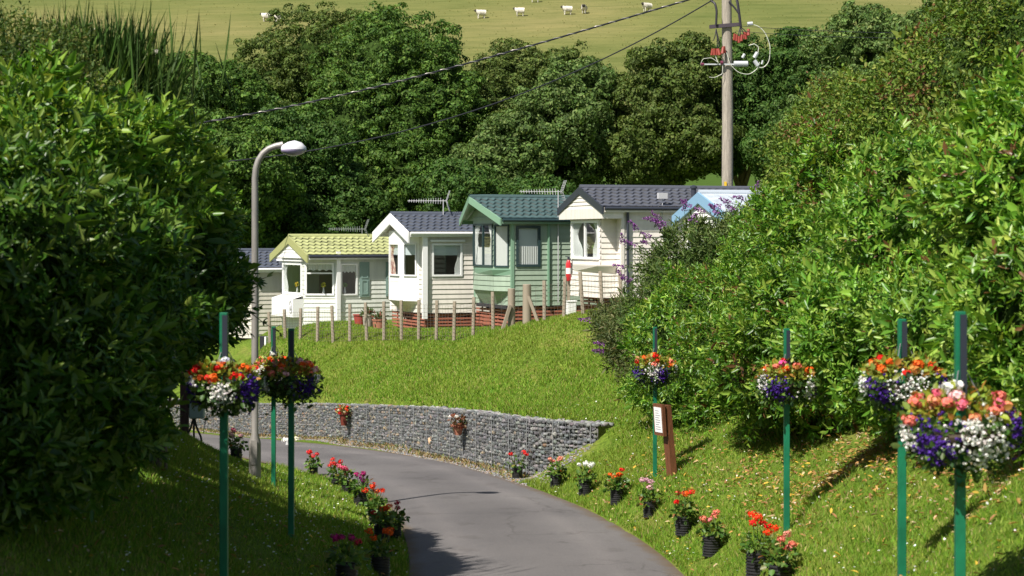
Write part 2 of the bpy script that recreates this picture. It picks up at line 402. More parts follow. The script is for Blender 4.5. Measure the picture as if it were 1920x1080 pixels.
# ---------------------------------------------------------------- grass, daisies, fallen leaves
def visible(P, z, pad=40):
    px = 960+F*P[:, 0]/P[:, 1]; py = HZ+F*(CZ-z)/P[:, 1]
    return (px > -pad) & (px < 1920+pad) & (py < 1080+pad*3)
def scatter(n, x0, x1, y0, y1, dens=None):
    P = np.c_[R.uniform(x0, x1, n), R.uniform(y0, y1, n)]
    z = ground_z(P); bw = behind_wall(P)
    k = visible(P, z) & (road_dist(P) > .03) & ~((np.abs(bw+.2) < .42) & (P[:, 0] < 1.75) & (P[:, 1] > 33.5))
    k &= ~((bw < 0) & (bw > -1.5) & (P[:, 0] < 1.3) & (P[:, 1] > 34.3))     # gravel strip under the wall
    return P[k], z[k]
BV, BF, BC = [], [], []
nb = 0
for n, x0, x1, y0, y1, h, w in ((230000, -4.8, 5.5, 11, 24, .045, .007), (260000, -9, 4.5, 24, 38, .052, .010), (320000, -13, 4, 33, 61, .062, .015)):
    P, z = scatter(n, x0, x1, y0, y1)
    if y0 == 33: k = behind_wall(P) > .1; P, z = P[k], z[k]
    gx_ = 960+F*P[:, 0]/P[:, 1]; gy_ = HZ+F*(CZ-z)/P[:, 1]
    bare = np.exp(-((gx_-1560)/230)**2-((gy_-885)/45)**2)+np.exp(-((gx_-1780)/170)**2-((gy_-850)/50)**2)
    k = R.random(len(P)) > .72*np.clip(bare, 0, 1)*(P[:, 0] > 1); P, z = P[k], z[k]
    n = len(P)
    patch = .5+.5*np.sin(P[:, 0]*1.9+2*np.sin(P[:, 1]*.8))*np.sin(P[:, 1]*1.3+P[:, 0]*.6)
    hh = h*R.uniform(.5, 1.5, n)*(.75+.6*patch); a = R.uniform(0, 2*PI, n)
    rd = road_dist(P); hh *= np.where(rd < .25, 1.35, 1)
    lean = R.normal(0, .45, (n, 2))*hh[:, None]
    V = np.empty((n, 3, 3)); dx = np.c_[np.cos(a), np.sin(a)]*w*R.uniform(.6, 1.2, (n, 1))
    V[:, 0, :2] = P-dx; V[:, 1, :2] = P+dx; V[:, 2, :2] = P+lean
    V[:, 0, 2] = V[:, 1, 2] = z-.005; V[:, 2, 2] = z+hh
    c = pal(n, [(.12, .25, .02), (.20, .33, .032), (.28, .35, .06), (.38, .31, .13)], [3.4, 4, 2, .8], .32)
    yel = np.clip(np.sin(P[:, 0]*.55+1.3)*np.sin(P[:, 1]*.42+.5)+.35*np.sin(P[:, 0]*2.3+P[:, 1]*1.1), 0, 1)[:, None]
    c = c*(1-yel*.42)+yel*.42*np.array([.27, .32, .05])*R.uniform(.7, 1.2, (n, 1))
    BV.append(V.reshape(-1, 3)); BF.append(np.arange(n*3).reshape(-1, 3)+nb); BC.append(np.repeat(c, 3, 0)); nb += n*3
tag(fast_mesh('grass', np.concatenate(BV), np.concatenate(BF), leaf_mat('grass blades', .6, .35, .2), cols=np.concatenate(BC)), kind='stuff', label='short green grass growing on the verges and bank')
# daisies
P, z = scatter(9000, -5, 5.5, 11, 38); k = R.random(len(P)) < np.where(P[:, 0] > 0, .42, .5); P, z = P[k], z[k]; n = len(P)
c = np.c_[P, z+R.uniform(.03, .07, n)]; d = unit(np.c_[R.normal(0, 1, (n, 2)), R.normal(0, .3, n)]); s = R.uniform(.018, .032, n)
V, Fc = leaves(c-d*s[:, None]/2, d, np.tile([0, 0, 1.], (n, 1))+R.normal(0, .4, (n, 3)), s, s, 0, 0)
tag(fast_mesh('daisies', V, Fc, leaf_mat('petal', .6, .2, .2, (1, 1, 1)), cols=rep6(pal(n, [(.8, .8, .75), (.75, .6, .1)], [8, 1], .1))), kind='stuff', label='tiny white daisies dotted through the lawn')
# fallen leaves beneath the right-hand laurels, a few on the left
P, z = scatter(16000, 1.2, 5.0, 12.5, 33)
px = 960+F*P[:, 0]/P[:, 1]; py = HZ+F*(CZ-z)/P[:, 1]
cl = .5+.5*np.sin(P[:, 0]*3.1+1.3*P[:, 1])*np.cos(P[:, 1]*1.7-P[:, 0]*2)
pr = np.exp(-((px-1540)/250)**2-((py-892)/55)**2)*(.35+.65*cl)+np.exp(-((px-1500)/320)**2-((py-920)/90)**2)*.35*cl+np.exp(-((px-1750)/200)**2-((py-830)/90)**2)*.7+.12*cl
k = R.random(len(P)) < pr; P1, z1 = P[k], z[k]
P, z = scatter(1500, -5, -1.2, 12.5, 24); k = R.random(len(P)) < .25
P1, z1 = np.r_[P1, P[k]], np.r_[z1, z[k]]; n = len(P1)
d = np.c_[R.normal(0, 1, (n, 2)), R.normal(0, .25, n)]; ln = R.uniform(.03, .095, n)
V, Fc = leaves(np.c_[P1, z1+R.uniform(.03, .07, n)], d, np.tile([0, 0, 1.], (n, 1))+R.normal(0, .35, (n, 3)), ln, ln*.42, .2, .2)
tag(fast_mesh('fallen_leaves', V, Fc, leaf_mat('dry leaf', .6, .15, .3), cols=rep6(pal(n, [(.44, .26, .08), (.56, .37, .05), (.30, .15, .06), (.46, .34, .19)], [3, 1.3, 2.6, 2.4], .25))), kind='stuff', label='dry yellow and tan laurel leaves lying on the grass')

# ---------------------------------------------------------------- gabion wall
def rocks(centers, sizes, axes, cols):
    """angular little stones from a jittered subdivided cube"""
    base = []
    for x in (-1, 0, 1):
        for y in (-1, 0, 1):
            for z in (-1, 0, 1):
                if (x, y, z) != (0, 0, 0): base.append((x, y, z))
    base = np.array(base, float); key = {tuple(int(q) for q in b): i for i, b in enumerate(base)}
    fs = []
    for ax in range(3):
        for sgn in (-1, 1):
            for u in (-1, 0):
                for v in (-1, 0):
                    q = []
                    for du, dv in ((0, 0), (1, 0), (1, 1), (0, 1)):
                        p = [0, 0, 0]; p[ax] = sgn; p[(ax+1) % 3] = u+du; p[(ax+2) % 3] = v+dv; q.append(key[tuple(p)])
                    fs.append(q if sgn > 0 else q[::-1])
    fs = np.array(fs)
    b = base/np.linalg.norm(base, axis=1, keepdims=True)**.75
    N_ = len(centers)
    V = b[None]*(1+R.normal(0, .13, (N_, 26, 1)))+R.normal(0, .07, (N_, 26, 3))
    V = V*sizes[:, None, :]*.5
    th = R.normal(0, .25, N_); cs, sn = np.cos(th)[:, None], np.sin(th)[:, None]
    x, z = V[..., 0]*cs-V[..., 2]*sn, V[..., 0]*sn+V[..., 2]*cs
    W = x[..., None]*axes[:, None, 0]+V[..., 1][..., None]*axes[:, None, 1]+z[..., None]*np.array([0, 0, 1.])
    W += centers[:, None]
    Fc = (np.arange(N_)[:, None, None]*26+fs[None]).reshape(-1, 4)
    return W.reshape(-1, 3), Fc, np.repeat(cols, 26, 0)
wl = np.r_[0, np.cumsum(np.linalg.norm(np.diff(WP, axis=0), axis=1))]
def wall_at(s):
    s = np.asarray(s, float)
    p = np.c_[np.interp(s, wl, WP[:, 0]), np.interp(s, wl, WP[:, 1])]
    q = np.c_[np.interp(np.minimum(s+.4, wl[-1]+.4), np.r_[wl, wl[-1]+1], np.r_[WP[:, 0], WP[-1, 0]+.63*1]), np.interp(np.minimum(s+.4, wl[-1]+.4), np.r_[wl, wl[-1]+1], np.r_[WP[:, 1], WP[-1, 1]-.77])]
    p0 = np.c_[np.interp(s-.4, wl, WP[:, 0]), np.interp(s-.4, wl, WP[:, 1])]
    t = unit(q-p0); nrm = np.c_[t[:, 1], -t[:, 0]]          # faces the lane
    return p, t, nrm, np.interp(s, wl, WB), np.interp(s, wl, WT)
gw = tag(empty('gabion_wall', (0, 0, 0)), 'low grey stone gabion wall retaining the grassy bank beside the lane', 'wall')
def wall_face(off, zi):
    pass
# solid core just inside the stone face
s = np.linspace(8, wl[-1], 120); p, t, nr, zb, zt = wall_at(s)
V = []
for off, zz in ((-.045, zb-.25), (-.045, zt-.05), (-.5, zt-.05), (-.5, zb-.25)): V.append(np.c_[p+nr*off, zz])
V = np.stack(V, 1); n = len(s); ii = np.arange(n*4).reshape(n, 4)
Fc = np.concatenate([np.stack([ii[:-1, a], ii[1:, a], ii[1:, (a+1) % 4], ii[:-1, (a+1) % 4]], -1) for a in range(4)]+[ii[[0, -1]]])
fast_mesh('core', V.reshape(-1, 3), Fc, mat('gabion fines', (.15, .145, .14), .95, .4, 20), gw)
cs_, ss_, ax_, co_ = [], [], [], []
ends = wl[-1]
row_h = .066
NR = 17
for r_i in range(NR):
    sw = 8.0
    pos = []; wid = []
    while sw < ends-.05:
        w_ = random.uniform(.045, .14); pos.append(sw+w_/2); wid.append(w_); sw += w_*.93
    pos = np.array(pos); wid = np.array(wid); p, t, nr, zb, zt = wall_at(pos); n = len(pos)
    zz = zb-.06+(r_i+.5)*row_h*(zt-zb+.06)/(NR*row_h)+R.normal(0, .012, n)
    dep = R.uniform(-.03, .03, n)-.045
    cs_.append(np.c_[p+nr*dep[:, None], zz])
    ss_.append(np.c_[wid*1.05, np.full(n, .11), row_h*R.uniform(.85, 1.3, n)])
    ax_.append(np.stack([np.c_[t, np.zeros(n)], np.c_[nr, np.zeros(n)]], 1))
    tan = np.clip((40-pos)/45+.12, .06, .5)
    isT = R.random(n) < tan*.62
    g = pal(n, [(.13, .135, .14), (.18, .18, .18), (.25, .245, .235), (.09, .092, .098)], [4, 4, 1.6, 2.4], .22)
    tc_ = pal(n, [(.26, .20, .14), (.22, .16, .10), (.31, .26, .19), (.22, .21, .18)], [2, 2, 1, 2], .2)
    co_.append(np.where(isT[:, None], tc_, g))
# top course of flat-lying stones
for off in (-.16, -.3, -.43):
    pos = np.arange(8, ends-.05, .13)+R.uniform(-.02, .02, len(np.arange(8, ends-.05, .13))); p, t, nr, zb, zt = wall_at(pos); n = len(pos)
    cs_.append(np.c_[p+nr*off, zt-.045+R.normal(0, .01, n)]); ss_.append(np.c_[np.full(n, .14), np.full(n, .14), np.full(n, .09)])
    ax_.append(np.stack([np.c_[t, np.zeros(n)], np.c_[nr, np.zeros(n)]], 1)); co_.append(pal(n, [(.2, .2, .2), (.3, .3, .29)], [1, 1], .2))
V, Fc, cc = rocks(np.concatenate(cs_), np.concatenate(ss_), np.concatenate(ax_), np.concatenate(co_))
M_STONE = leaf_mat('quarried stone', .85, 0, .2)
fast_mesh('stones', V, Fc, M_STONE, gw, cols=cc)
mb = MB()
for zf in np.linspace(0, 1, 11):
    s = np.arange(8, ends, .3); p, t, nr, zb, zt = wall_at(s)
    mb.tube([(*(p[i]+nr[i]*.022), zb[i]+(zt[i]-zb[i])*zf+.004) for i in range(len(s))], .0035, 4, False)
s = np.arange(8, ends, .1); p, t, nr, zb, zt = wall_at(s)
for i in range(len(s)):
    rr = .011 if i % 10 == 0 else .0035
    a = p[i]+nr[i]*.024
    mb.tube([(*a, zb[i]-.05), (*a, zt[i]+.005)], rr, 4, False)
mb.build('wire_mesh', mat('galvanised wire', (.36, .37, .38), .5, metal=.5), gw)
# one pale block set in the stones
for px, py, w in ((808, 827, .12),):
    sI = float(np.interp(px, [a[0] for a in WALL], wl)); p, t, nr, zb, zt = wall_at([sI])
    zc = CZ-(py-HZ)/F*p[0][1]
    V, Fc, cc = rocks(np.array([[*(p[0]+nr[0]*.0), zc]]), np.array([[.15, .12, .17]]), np.stack([np.c_[t, [0]], np.c_[nr, [0]]], 1), np.array([[.55, .38, .24]]))
    fast_mesh('pale_block', V, Fc, M_STONE, gw, cols=cc)
# gravel and dry weeds under the wall
n = 9000; sI = R.uniform(14, ends, n); p, t, nr, zb, zt = wall_at(sI)
wid = np.interp(sI, [14, ends-6, ends-1.5, ends], [.35, .5, 1.3, .9]); off = R.random(n)**1.3*wid+.03
Q = p+nr*off[:, None]; k = road_dist(Q) > -.10; Q = Q[k]; sI = sI[k]; n = len(Q)
zq = ground_z(Q)
sz = R.uniform(.02, .05, n)[:, None]*np.array([[1.2, 1, .7]]); a = R.uniform(0, 2*PI, n)
axs = np.stack([np.c_[np.cos(a), np.sin(a), 0*a], np.c_[-np.sin(a), np.cos(a), 0*a]], 1)
V, Fc, cc = rocks(np.c_[Q, zq+.006], sz, axs, pal(n, [(.2, .2, .2), (.28, .27, .26), (.3, .22, .14), (.15, .14, .14)], [3, 2, 2, 2], .25))
tag(fast_mesh('gravel', V, Fc, M_STONE, cols=cc), kind='stuff', label='loose grey gravel along the foot of the stone wall')
n = 3000; sI = 14+(ends-16)*R.random(n); p, t, nr, zb, zt = wall_at(sI); Q = p+nr*(R.random(n)**2*.42+.02)[:, None]
zq = ground_z(Q); d = np.c_[R.normal(0, .6, (n, 2)), R.uniform(.2, 1, n)]; ln = R.uniform(.05, .14, n)
V, Fc = leaves(np.c_[Q, zq], d, R.normal(0, 1, (n, 3)), ln, ln*.22, .1, .3)
tag(fast_mesh('dry_weeds', V, Fc, leaf_mat('dry leaf'), cols=rep6(pal(n, [(.28, .20, .09), (.24, .2, .08), (.13, .17, .04), (.22, .14, .07)], [3, 2, 1.6, 2], .3))), kind='stuff', label='dry tan weeds and litter between wall and lane')

# ---------------------------------------------------------------- holiday caravans
def siding(mb, a, b, z0, z1, pitch=.15, depth=.02, holes=()):
    """lapped boards from a to b (plan points); outside is to the right of a->b"""
    a, b = np.array(a, float), np.array(b, float); ln = np.linalg.norm(b-a); t = (b-a)/ln; n = np.array([t[1], -t[0]])
    zs = set(np.arange(z0, z1, pitch))|{z1}
    for h in holes: zs |= {z for z in h[2:4] if z0 < z < z1}
    zs = sorted(zs)
    def off(z, bottom):
        f = ((z-z0)/pitch) % 1.0
        if bottom and f > .999: f = 0
        if not bottom and f < .001: f = 1
        return depth*(1-f)
    for za, zb in zip(zs[:-1], zs[1:]):
        if zb-za < 1e-4: continue
        iv = [(0, ln)]
        for s0, s1, h0, h1 in holes:
            if za >= h0-1e-6 and zb <= h1+1e-6:
                nv = []
                for p, q in iv:
                    if s1 <= p or s0 >= q: nv.append((p, q)); continue
                    if s0 > p: nv.append((p, s0))
                    if s1 < q: nv.append((s1, q))
                iv = nv
        ob, ot = off(za, True), off(zb, False)
        for p, q in iv:
            A, B = a+t*p, a+t*q
            mb.poly([(*(A+n*ob), za), (*(B+n*ob), za), (*(B+n*ot), zb), (*(A+n*ot), zb)])
            if ob > depth*.98: mb.poly([(*A, za), (*B, za), (*(B+n*ob), za), (*(A+n*ob), za)])

def wallpt(a, b):
    a, b = np.array(a, float), np.array(b, float); t = (b-a)/np.linalg.norm(b-a); n = np.array([t[1], -t[0]])
    return lambda s, o, z: tuple(np.r_[a+t*s+n*o, z])

M_NET = mat('net curtain', (.88, .88, .86), .9)
_nt = M_NET.node_tree; _t = _nt.nodes.new('ShaderNodeBsdfTranslucent'); _t.inputs[0].default_value = (.9, .9, .88, 1); _x = _nt.nodes.new('ShaderNodeMixShader'); _x.inputs[0].default_value = .3
_nt.links.new(_nt.nodes['Principled BSDF'].outputs[0], _x.inputs[1]); _nt.links.new(_t.outputs[0], _x.inputs[2]); _nt.links.new(_x.outputs[0], _nt.nodes['Material Output'].inputs[0])
M_BLIND = mat('roller blind', (.55, .60, .62), .8)
M_FLOWERY = mat('patterned curtain', (.45, .12, .10), .9, .3, 9, col2=(.6, .5, .42))
M_ROOM = mat('dim room lining', (.16, .12, .12), .8)
def sheet(mb, P, s0, s1, z0, z1, off, amp=.012, waves=7, pinch=None, scallop=0):
    k = waves*6; rows = 8; base = len(mb.v)
    for j in range(rows+1):
        v = j/rows
        for i in range(k+1):
            u = i/k
            if pinch == 'l': s = s0+(s1-s0)*u*(1-.55*math.sin(PI*min(v*1.35, 1))**1.5)
            elif pinch == 'r': s = s1-(s1-s0)*(1-u)*(1-.55*math.sin(PI*min(v*1.35, 1))**1.5)
            else: s = s0+(s1-s0)*u
            zlow = z0+scallop*abs(math.sin(PI*u*max(3, waves//2)))
            mb.v.append(P(s, off+amp*math.sin(2*PI*waves*u), z1+(zlow-z1)*v))
    for j in range(rows):
        for i in range(k):
            q = base+j*(k+1)+i; mb.f.append((q, q+1, q+k+2, q+k+1))

def window(root, a, b, s0, s1, z0, z1, fm, mull=(), transom=None, dress=(), fw=.05, open_sash=False):
    P = wallpt(a, b); mb = MB()
    def bar(sa, sb, za, zb, oi=-.03, oo=.045):
        o = P(sa, oi, za)
        mb.obox(o, np.array(P(sb, oi, za))-o, np.array(P(sa, oo, za))-o, (0, 0, zb-za))
    bar(s0, s0+fw, z0, z1); bar(s1-fw, s1, z0, z1); bar(s0+fw, s1-fw, z0, z0+fw, -.03, .047); bar(s0+fw, s1-fw, z1-fw, z1, -.03, .047)
    for u in mull:
        sm = s0+(s1-s0)*u; bar(sm-fw*.5, sm+fw*.5, z0+fw, z1-fw, -.025, .04)
    if transom:
        zt = z0+(z1-z0)*transom; bar(s0+fw, s1-fw, zt-fw*.4, zt+fw*.4, -.022, .036)
    w = mb.build('window', fm, root)
    g = MB(); g.poly([P(s0+fw, .012, z0+fw), P(s1-fw, .012, z0+fw), P(s1-fw, .012, z1-fw), P(s0+fw, .012, z1-fw)]); g.build('pane', GLASS, w)
    A, B_, H = s0+fw, s1-fw, z1-z0
    for d in dress:
        kind = d[0]; c = MB()
        if kind == 'blind': sheet(c, P, A, B_, z1-H*d[1], z1, -.03, .001, 1); c.build('blind', M_BLIND, w)
        elif kind == 'valance': sheet(c, P, A, B_, z1-H*d[1], z1, -.03, .010, 9, scallop=.05); c.build('valance', M_NET, w, True)
        elif kind == 'net': sheet(c, P, A, B_, z0, z0+H*d[1], -.014, .009, 9); c.build('net_curtain', M_NET, w, True)
        elif kind == 'left': sheet(c, P, A, A+(B_-A)*d[1], z0, z1, -.024, .015, 5, 'l'); c.build('curtain', d[2], w, True)
        elif kind == 'right': sheet(c, P, B_-(B_-A)*d[1], B_, z0, z1, -.024, .015, 5, 'r'); c.build('curtain', d[2], w, True)
        elif kind == 'vase':
            s = A+(B_-A)*d[1]; q = P(s, -.16, z0+.05)
            c._lathe([(.025, 0), (.045, .05), (.03, .12), (.02, .2), (.028, .22)], 10, q); c.build('vase', M_NET, w, True)
            n_ = 60; dd = unit(R.normal(0, 1, (n_, 3))); V, Fc = leaves(np.array(q)+[0, 0, .29]+dd*.03, dd, R.normal(0, 1, (n_, 3)), .07, .04, .1, .2)
            fast_mesh('blooms', V, Fc, leaf_mat('petal'), w, cols=rep6(pal(n_, [d[2], (.1, .2, .04)], [3, 1])))
    return w

def tile_roof(root, name, xa, xe, L, zr, ze, hw, m, courses=6, flat=False):
    V, Fc, DK = [], [], []; base = 0
    for sd in (-1, 1):
        n_u = max(8, int((L-xa)/.036)) if not flat else 60
        us = np.linspace(0, 1, n_u)
        rows = []; dark = []
        for c_ in range(courses):
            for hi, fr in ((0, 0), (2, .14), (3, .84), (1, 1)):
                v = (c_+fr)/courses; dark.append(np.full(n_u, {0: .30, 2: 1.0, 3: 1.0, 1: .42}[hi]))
                vv = np.full(n_u, v)
                x0 = xa+(xe-xa)*v; x = x0+(L-x0)*us
                wv = np.cos(2*PI*(x/.225+.5*c_))
                if not flat and 0 < v < 1 and hi < 2: vv = v-(.2/courses)*np.cos(2*PI*(x/.225+.5*(c_ if hi else c_-1)))
                if not flat and hi >= 2: vv = v-(.2/courses)*np.cos(2*PI*(x/.225+.5*(c_-1 if hi == 2 else c_)))*(1 if (hi == 2 and c_ > 0) or (hi == 3 and c_ < courses-1) else 0)
                h = (.004 if flat else .004+.03*fr)+(0 if flat else .004*wv)
                rows.append(np.c_[x, sd*hw*vv, zr+(ze-zr)*vv+h+.02])
        rr = np.array(rows); k = rr.shape[0]
        ii = np.arange(k*n_u).reshape(k, n_u)+base; base += k*n_u
        f = np.stack([ii[:-1, :-1], ii[:-1, 1:], ii[1:, 1:], ii[1:, :-1]], -1).reshape(-1, 4)
        V.append(rr.reshape(-1, 3)); Fc.append(f if sd > 0 else f[:, ::-1]); DK.append(np.concatenate(dark))
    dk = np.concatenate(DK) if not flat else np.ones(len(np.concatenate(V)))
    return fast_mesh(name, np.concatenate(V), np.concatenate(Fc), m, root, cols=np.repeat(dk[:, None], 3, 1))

def caravan(label, apex, wall_h, rise, skirt, L, xa, xe, sid, trim, roofm, barge, bay, bayside=None, near_holes=(), gx=None, ghw=None, gable_m=None, gutter=None, flat=False, trellis=True, hw=1.78, front_holes=(), cham_holes=(), yaw=20, gdrop=0):
    YAW = math.radians(yaw)
    W = 1.6
    zb, ze = skirt, skirt+wall_h; zr = ze+rise
    P = at(*apex); c, s = math.cos(YAW), math.sin(YAW)
    root = empty('static_caravan', (P.x-c*xa, P.y-s*xa, P.z-zr-.05), YAW)
    tag(root, label, 'caravan', 'static caravans on the terrace')
    d, hf, hb, bz = bay['d'], bay['hf'], bay['hb'], zb+bay.get('z', 0)
    mb = MB()
    siding(mb, (0, -W), (L, -W), zb, ze, holes=near_holes)
    siding(mb, (L, -W), (L, W), zb, ze); siding(mb, (L, W), (0, W), zb, ze)
    siding(mb, (0, W), (0, hb), zb, ze); siding(mb, (0, -hb), (0, -W), zb, ze)
    if bz > zb: siding(mb, (0, hb), (0, -hb), zb, bz)
    mb.poly([(-d, hf, zb if bz == zb else bz), (-d, -hf, zb if bz == zb else bz), (0, -hb, zb if bz == zb else bz), (0, hb, zb if bz == zb else bz)])
    mb.poly([(0, -W, zb+.002), (0, W, zb+.002), (L, W, zb+.002), (L, -W, zb+.002)])
    mb.poly([(0, -W, ze-.005), (L, -W, ze-.005), (L, W, ze-.005), (0, W, ze-.005)])
    mb.build('walls', sid, root)
    b = MB(); bm_ = bayside or sid
    pts = [(0, hb), (-d, hf), (-d, -hf), (0, -hb)]
    holes = ([], list(front_holes), list(cham_holes))
    for i in range(3): siding(b, pts[i], pts[i+1], bz, ze, holes=holes[i], depth=.004 if bay.get('smooth') else .02, pitch=.6 if bay.get('smooth') else .15)
    b.poly([(-d, hf, ze-.005), (0, hb, ze-.005), (0, -hb, ze-.005), (-d, -hf, ze-.005)])
    bo = b.build('bay', bm_, root)
    if bz > zb:
        t = MB(); k = bay.get('k', .6); lo = [(-.02, hb*k), (-d*.25, hf*k), (-d*.25, -hf*k), (-.02, -hb*k)]
        for i in range(3): t.poly([(*lo[i], zb), (*lo[i+1], zb), (*pts[i+1], bz-.003), (*pts[i], bz-.003)])
        t.build('bay_underside', sid, root)
    # corner posts
    for x, y in ((-.03, -W-.035), (L-.05, -W-.035), (-.03, W-.055)):
        cp = MB(); cp.box(x, x+.09, y, y+.09, zb-.02, ze); cp.build('corner_trim', trim, root)
    rm = MB(); rm.box(.1, L-.1, .25, .3, zb+.01, ze-.02); rm.box(2.6, 2.65, -W+.05, .25, zb+.01, ze-.02); rm.build('interior_partition', M_ROOM, root)
    # roof
    zl = ze-.07
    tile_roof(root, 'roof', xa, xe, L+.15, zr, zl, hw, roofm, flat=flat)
    sf = MB()
    for sd in (-1, 1):
        q = [(xa+.01, 0, zr-.03), (xe+.01, sd*hw, zl-.03), (L+.14, sd*hw, zl-.03), (L+.14, 0, zr-.03)]
        sf.poly(q if sd > 0 else q[::-1])
        sf.box(xe+.05, L+.1, sd*hw-.015, sd*hw+.015, zl-.12, zl+.015)
    sf.build('soffit', trim, root)
    br = MB()
    for sd in (-1, 1):
        p0, p1 = Vector((xa, 0, zr-.03)), Vector((xe, sd*(hw+.02), zl-.03)); bh = bay.get('bh', .2)
        br.obox(p0-Vector((.03, 0, bh-.06)), p1-p0, (.05, 0, 0), (0, 0, bh))
    if bay.get('finial'): br.box(xa-.05, xa-.032, -.1, .1, zr-.25, zr+.1)
    br.build('bargeboard', barge, root)
    rg = MB(); rg.tube([(xa, 0, zr+.02), (L+.15, 0, zr+.02)], .075, 8); rg.build('ridge_cap', mat(roofm.name+' ridge', RIDGE[roofm.name], .55), root, True)
    gt = MB()
    gt.tube([(xe+.05, -hw-.05, zl-.02), (L+.1, -hw-.05, zl-.02)], .05, 8); gt.build('gutter', gutter or trim, root, True)
    # gable infill
    gx = gx if gx is not None else xe+.06; gw_ = ghw or 1.62; gm = MB(); z0 = zl-.02; zt = zr-.07; rows = 5
    if gdrop:
        gm.poly([(gx-.02, gw_, z0-gdrop), (gx-.02, -gw_, z0-gdrop), (gx-.02, -gw_, z0), (gx-.02, gw_, z0)])
        for sy in (1, -1): gm.poly([(gx-.02, sy*gw_, z0-gdrop), (gx-.02, sy*gw_, z0), (-.01, sy*gw_, z0), (-.01, sy*gw_, z0-gdrop)])
        gm.poly([(gx-.02, gw_, z0-gdrop), (gx-.02, -gw_, z0-gdrop), (-d-.03, -gw_, z0-gdrop), (-d-.03, gw_, z0-gdrop)])
    for i in range(rows):
        f0, f1 = i/rows, (i+1)/rows; za, zb2 = z0+(zt-z0)*f0, z0+(zt-z0)*f1; y0, y1 = gw_*(1-f0), gw_*(1-f1)
        gm.poly([(gx-.02, y0, za), (gx-.02, -y0, za), (gx, -y1, zb2), (gx, y1, zb2)]); gm.poly([(gx, y0, za), (gx, -y0, za), (gx-.02, -y0, za), (gx-.02, y0, za)])
    if gx < -d-.03:
        gm.poly([(gx, -gw_, z0-.001), (gx, gw_, z0-.001), (-.01, gw_, z0-.001), (-.01, -gw_, z0-.001)])
    gm.build('gable', gable_m or sid, root)
    # under-floor: chassis and slatted skirt
    ch = MB(); ch.box(.1, L, -.9, -.8, zb-.2, zb); ch.box(.1, L, .8, .9, zb-.2, zb)
    for x in (.4, 2.4, 4.6, 7): ch.box(x, x+.22, -.95, -.75, -.3, zb-.2); ch.box(x, x+.22, .75, .95, -.3, zb-.2)
    ch.box(.05, L-.05, .2, .24, -.3, zb)
    ch.build('chassis', mat('chassis steel', (.03, .028, .035), .7), root)
    if trellis:
        tr = MB(); tm = mat('red brown slat', (.36, .12, .075), .8, .3, 14, stretch=(1, 1, 6)); n = max(3, int(skirt/.105))
        for i in range(n):
            z = zb-.10-i*.105+random.uniform(-.006, .006); tr.box(.02, 5.5, -W+.03, -W+.05, z, z+.058); tr.box(.03, .05, -W+.06, W, z, z+.058)
        for x in (.05, .8, 1.6, 2.4, 3.2, 4, 4.8): tr.box(x, x+.06, -W+.052, -W+.09, -.35, zb-.02)
        for y in (-1, -.3, .4, 1.1): tr.box(.052, .09, y, y+.06, -.35, zb-.02)
        tr.build('skirting', tm, root)
    return root, dict(zb=zb, ze=ze, zr=zr, L=L, W=W, pts=pts, bz=bz)

def antenna(root, x, y, z0, zt, az=0.0, m=None):
    a = MB(); m = m or mat('aerial aluminium', (.5, .5, .52), .4, metal=.7); c, s = math.cos(az), math.sin(az)
    a.tube([(x, y, z0), (x, y, zt)], .016, 6)
    def q(u, v, w): return (x+u*c-v*s, y+u*s+v*c, zt+w)
    a.tube([q(-1.15, 0, -.05), q(.12, 0, -.05)], .011, 6)
    for i in range(14):
        u = -1.1+i*.078; h = .045+.004*i; a.tube([q(u, -.05, -.05-h), q(u, .05, -.05+h)], .006, 4)
    for sd in (1, -1):
        for i in range(5):
            w = sd*(.04+.07*i); a.tube([q(.1+.025*i, -.2, -.05+w), q(.1+.025*i, .2, -.05+w)], .006, 4)
        for v in (-.2, 0, .2): a.tube([q(.1, v, -.05), q(.21, v, -.05+sd*.33)], .006, 4)
    return a.build('aerial', m, root)

def sid_mat(n, c): return mat(n, c, .5, .07, 3.0, .05, 40, col2=tuple(v*1.02 for v in c), spec=.35, stretch=(2.2, 2.2, .35), detail=8)
S_CREAM = sid_mat('cream cladding', (.76, .71, .655)); S_WHITE = sid_mat('white cladding', (.84, .83, .80)); S_IVORY = sid_mat('ivory cladding', (.72, .68, .62))
S_GREEN = sid_mat('sage green cladding', (.31, .39, .305)); S_PALE = sid_mat('pale grey green cladding', (.66, .68, .63)); S_BEIGE = sid_mat('beige cladding', (.60, .57, .50))
T_WHITE = mat('white upvc', (.84, .84, .84), .35); T_DARK = mat('dark green trim', (.025, .05, .055), .35); T_GREY = mat('dark grey trim', (.035, .04, .055), .4)
T_GREEN = mat('green trim', (.20, .34, .24), .4); T_CREAM = mat('cream trim', (.76, .71, .655), .4)
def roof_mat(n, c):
    m = mat(n, c, .55, .18, 5, .1, 60, spec=.35)          # the mesh's colour attribute carries painted shadow lines at the tile laps
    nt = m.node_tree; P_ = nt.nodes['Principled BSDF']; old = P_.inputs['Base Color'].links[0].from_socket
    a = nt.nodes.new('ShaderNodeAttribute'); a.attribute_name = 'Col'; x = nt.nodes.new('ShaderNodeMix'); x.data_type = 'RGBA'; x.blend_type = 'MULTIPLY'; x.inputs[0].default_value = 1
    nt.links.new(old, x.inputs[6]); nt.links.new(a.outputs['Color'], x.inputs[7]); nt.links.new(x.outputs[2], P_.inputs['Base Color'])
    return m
RIDGE = {'blue slate tiles': (.08, .092, .122), 'green slate tiles': (.06, .105, .105), 'lime yellow tiles': (.41, .435, .19), 'charcoal tiles': (.085, .092, .115), 'pale blue grey roof': (.42, .47, .53)}
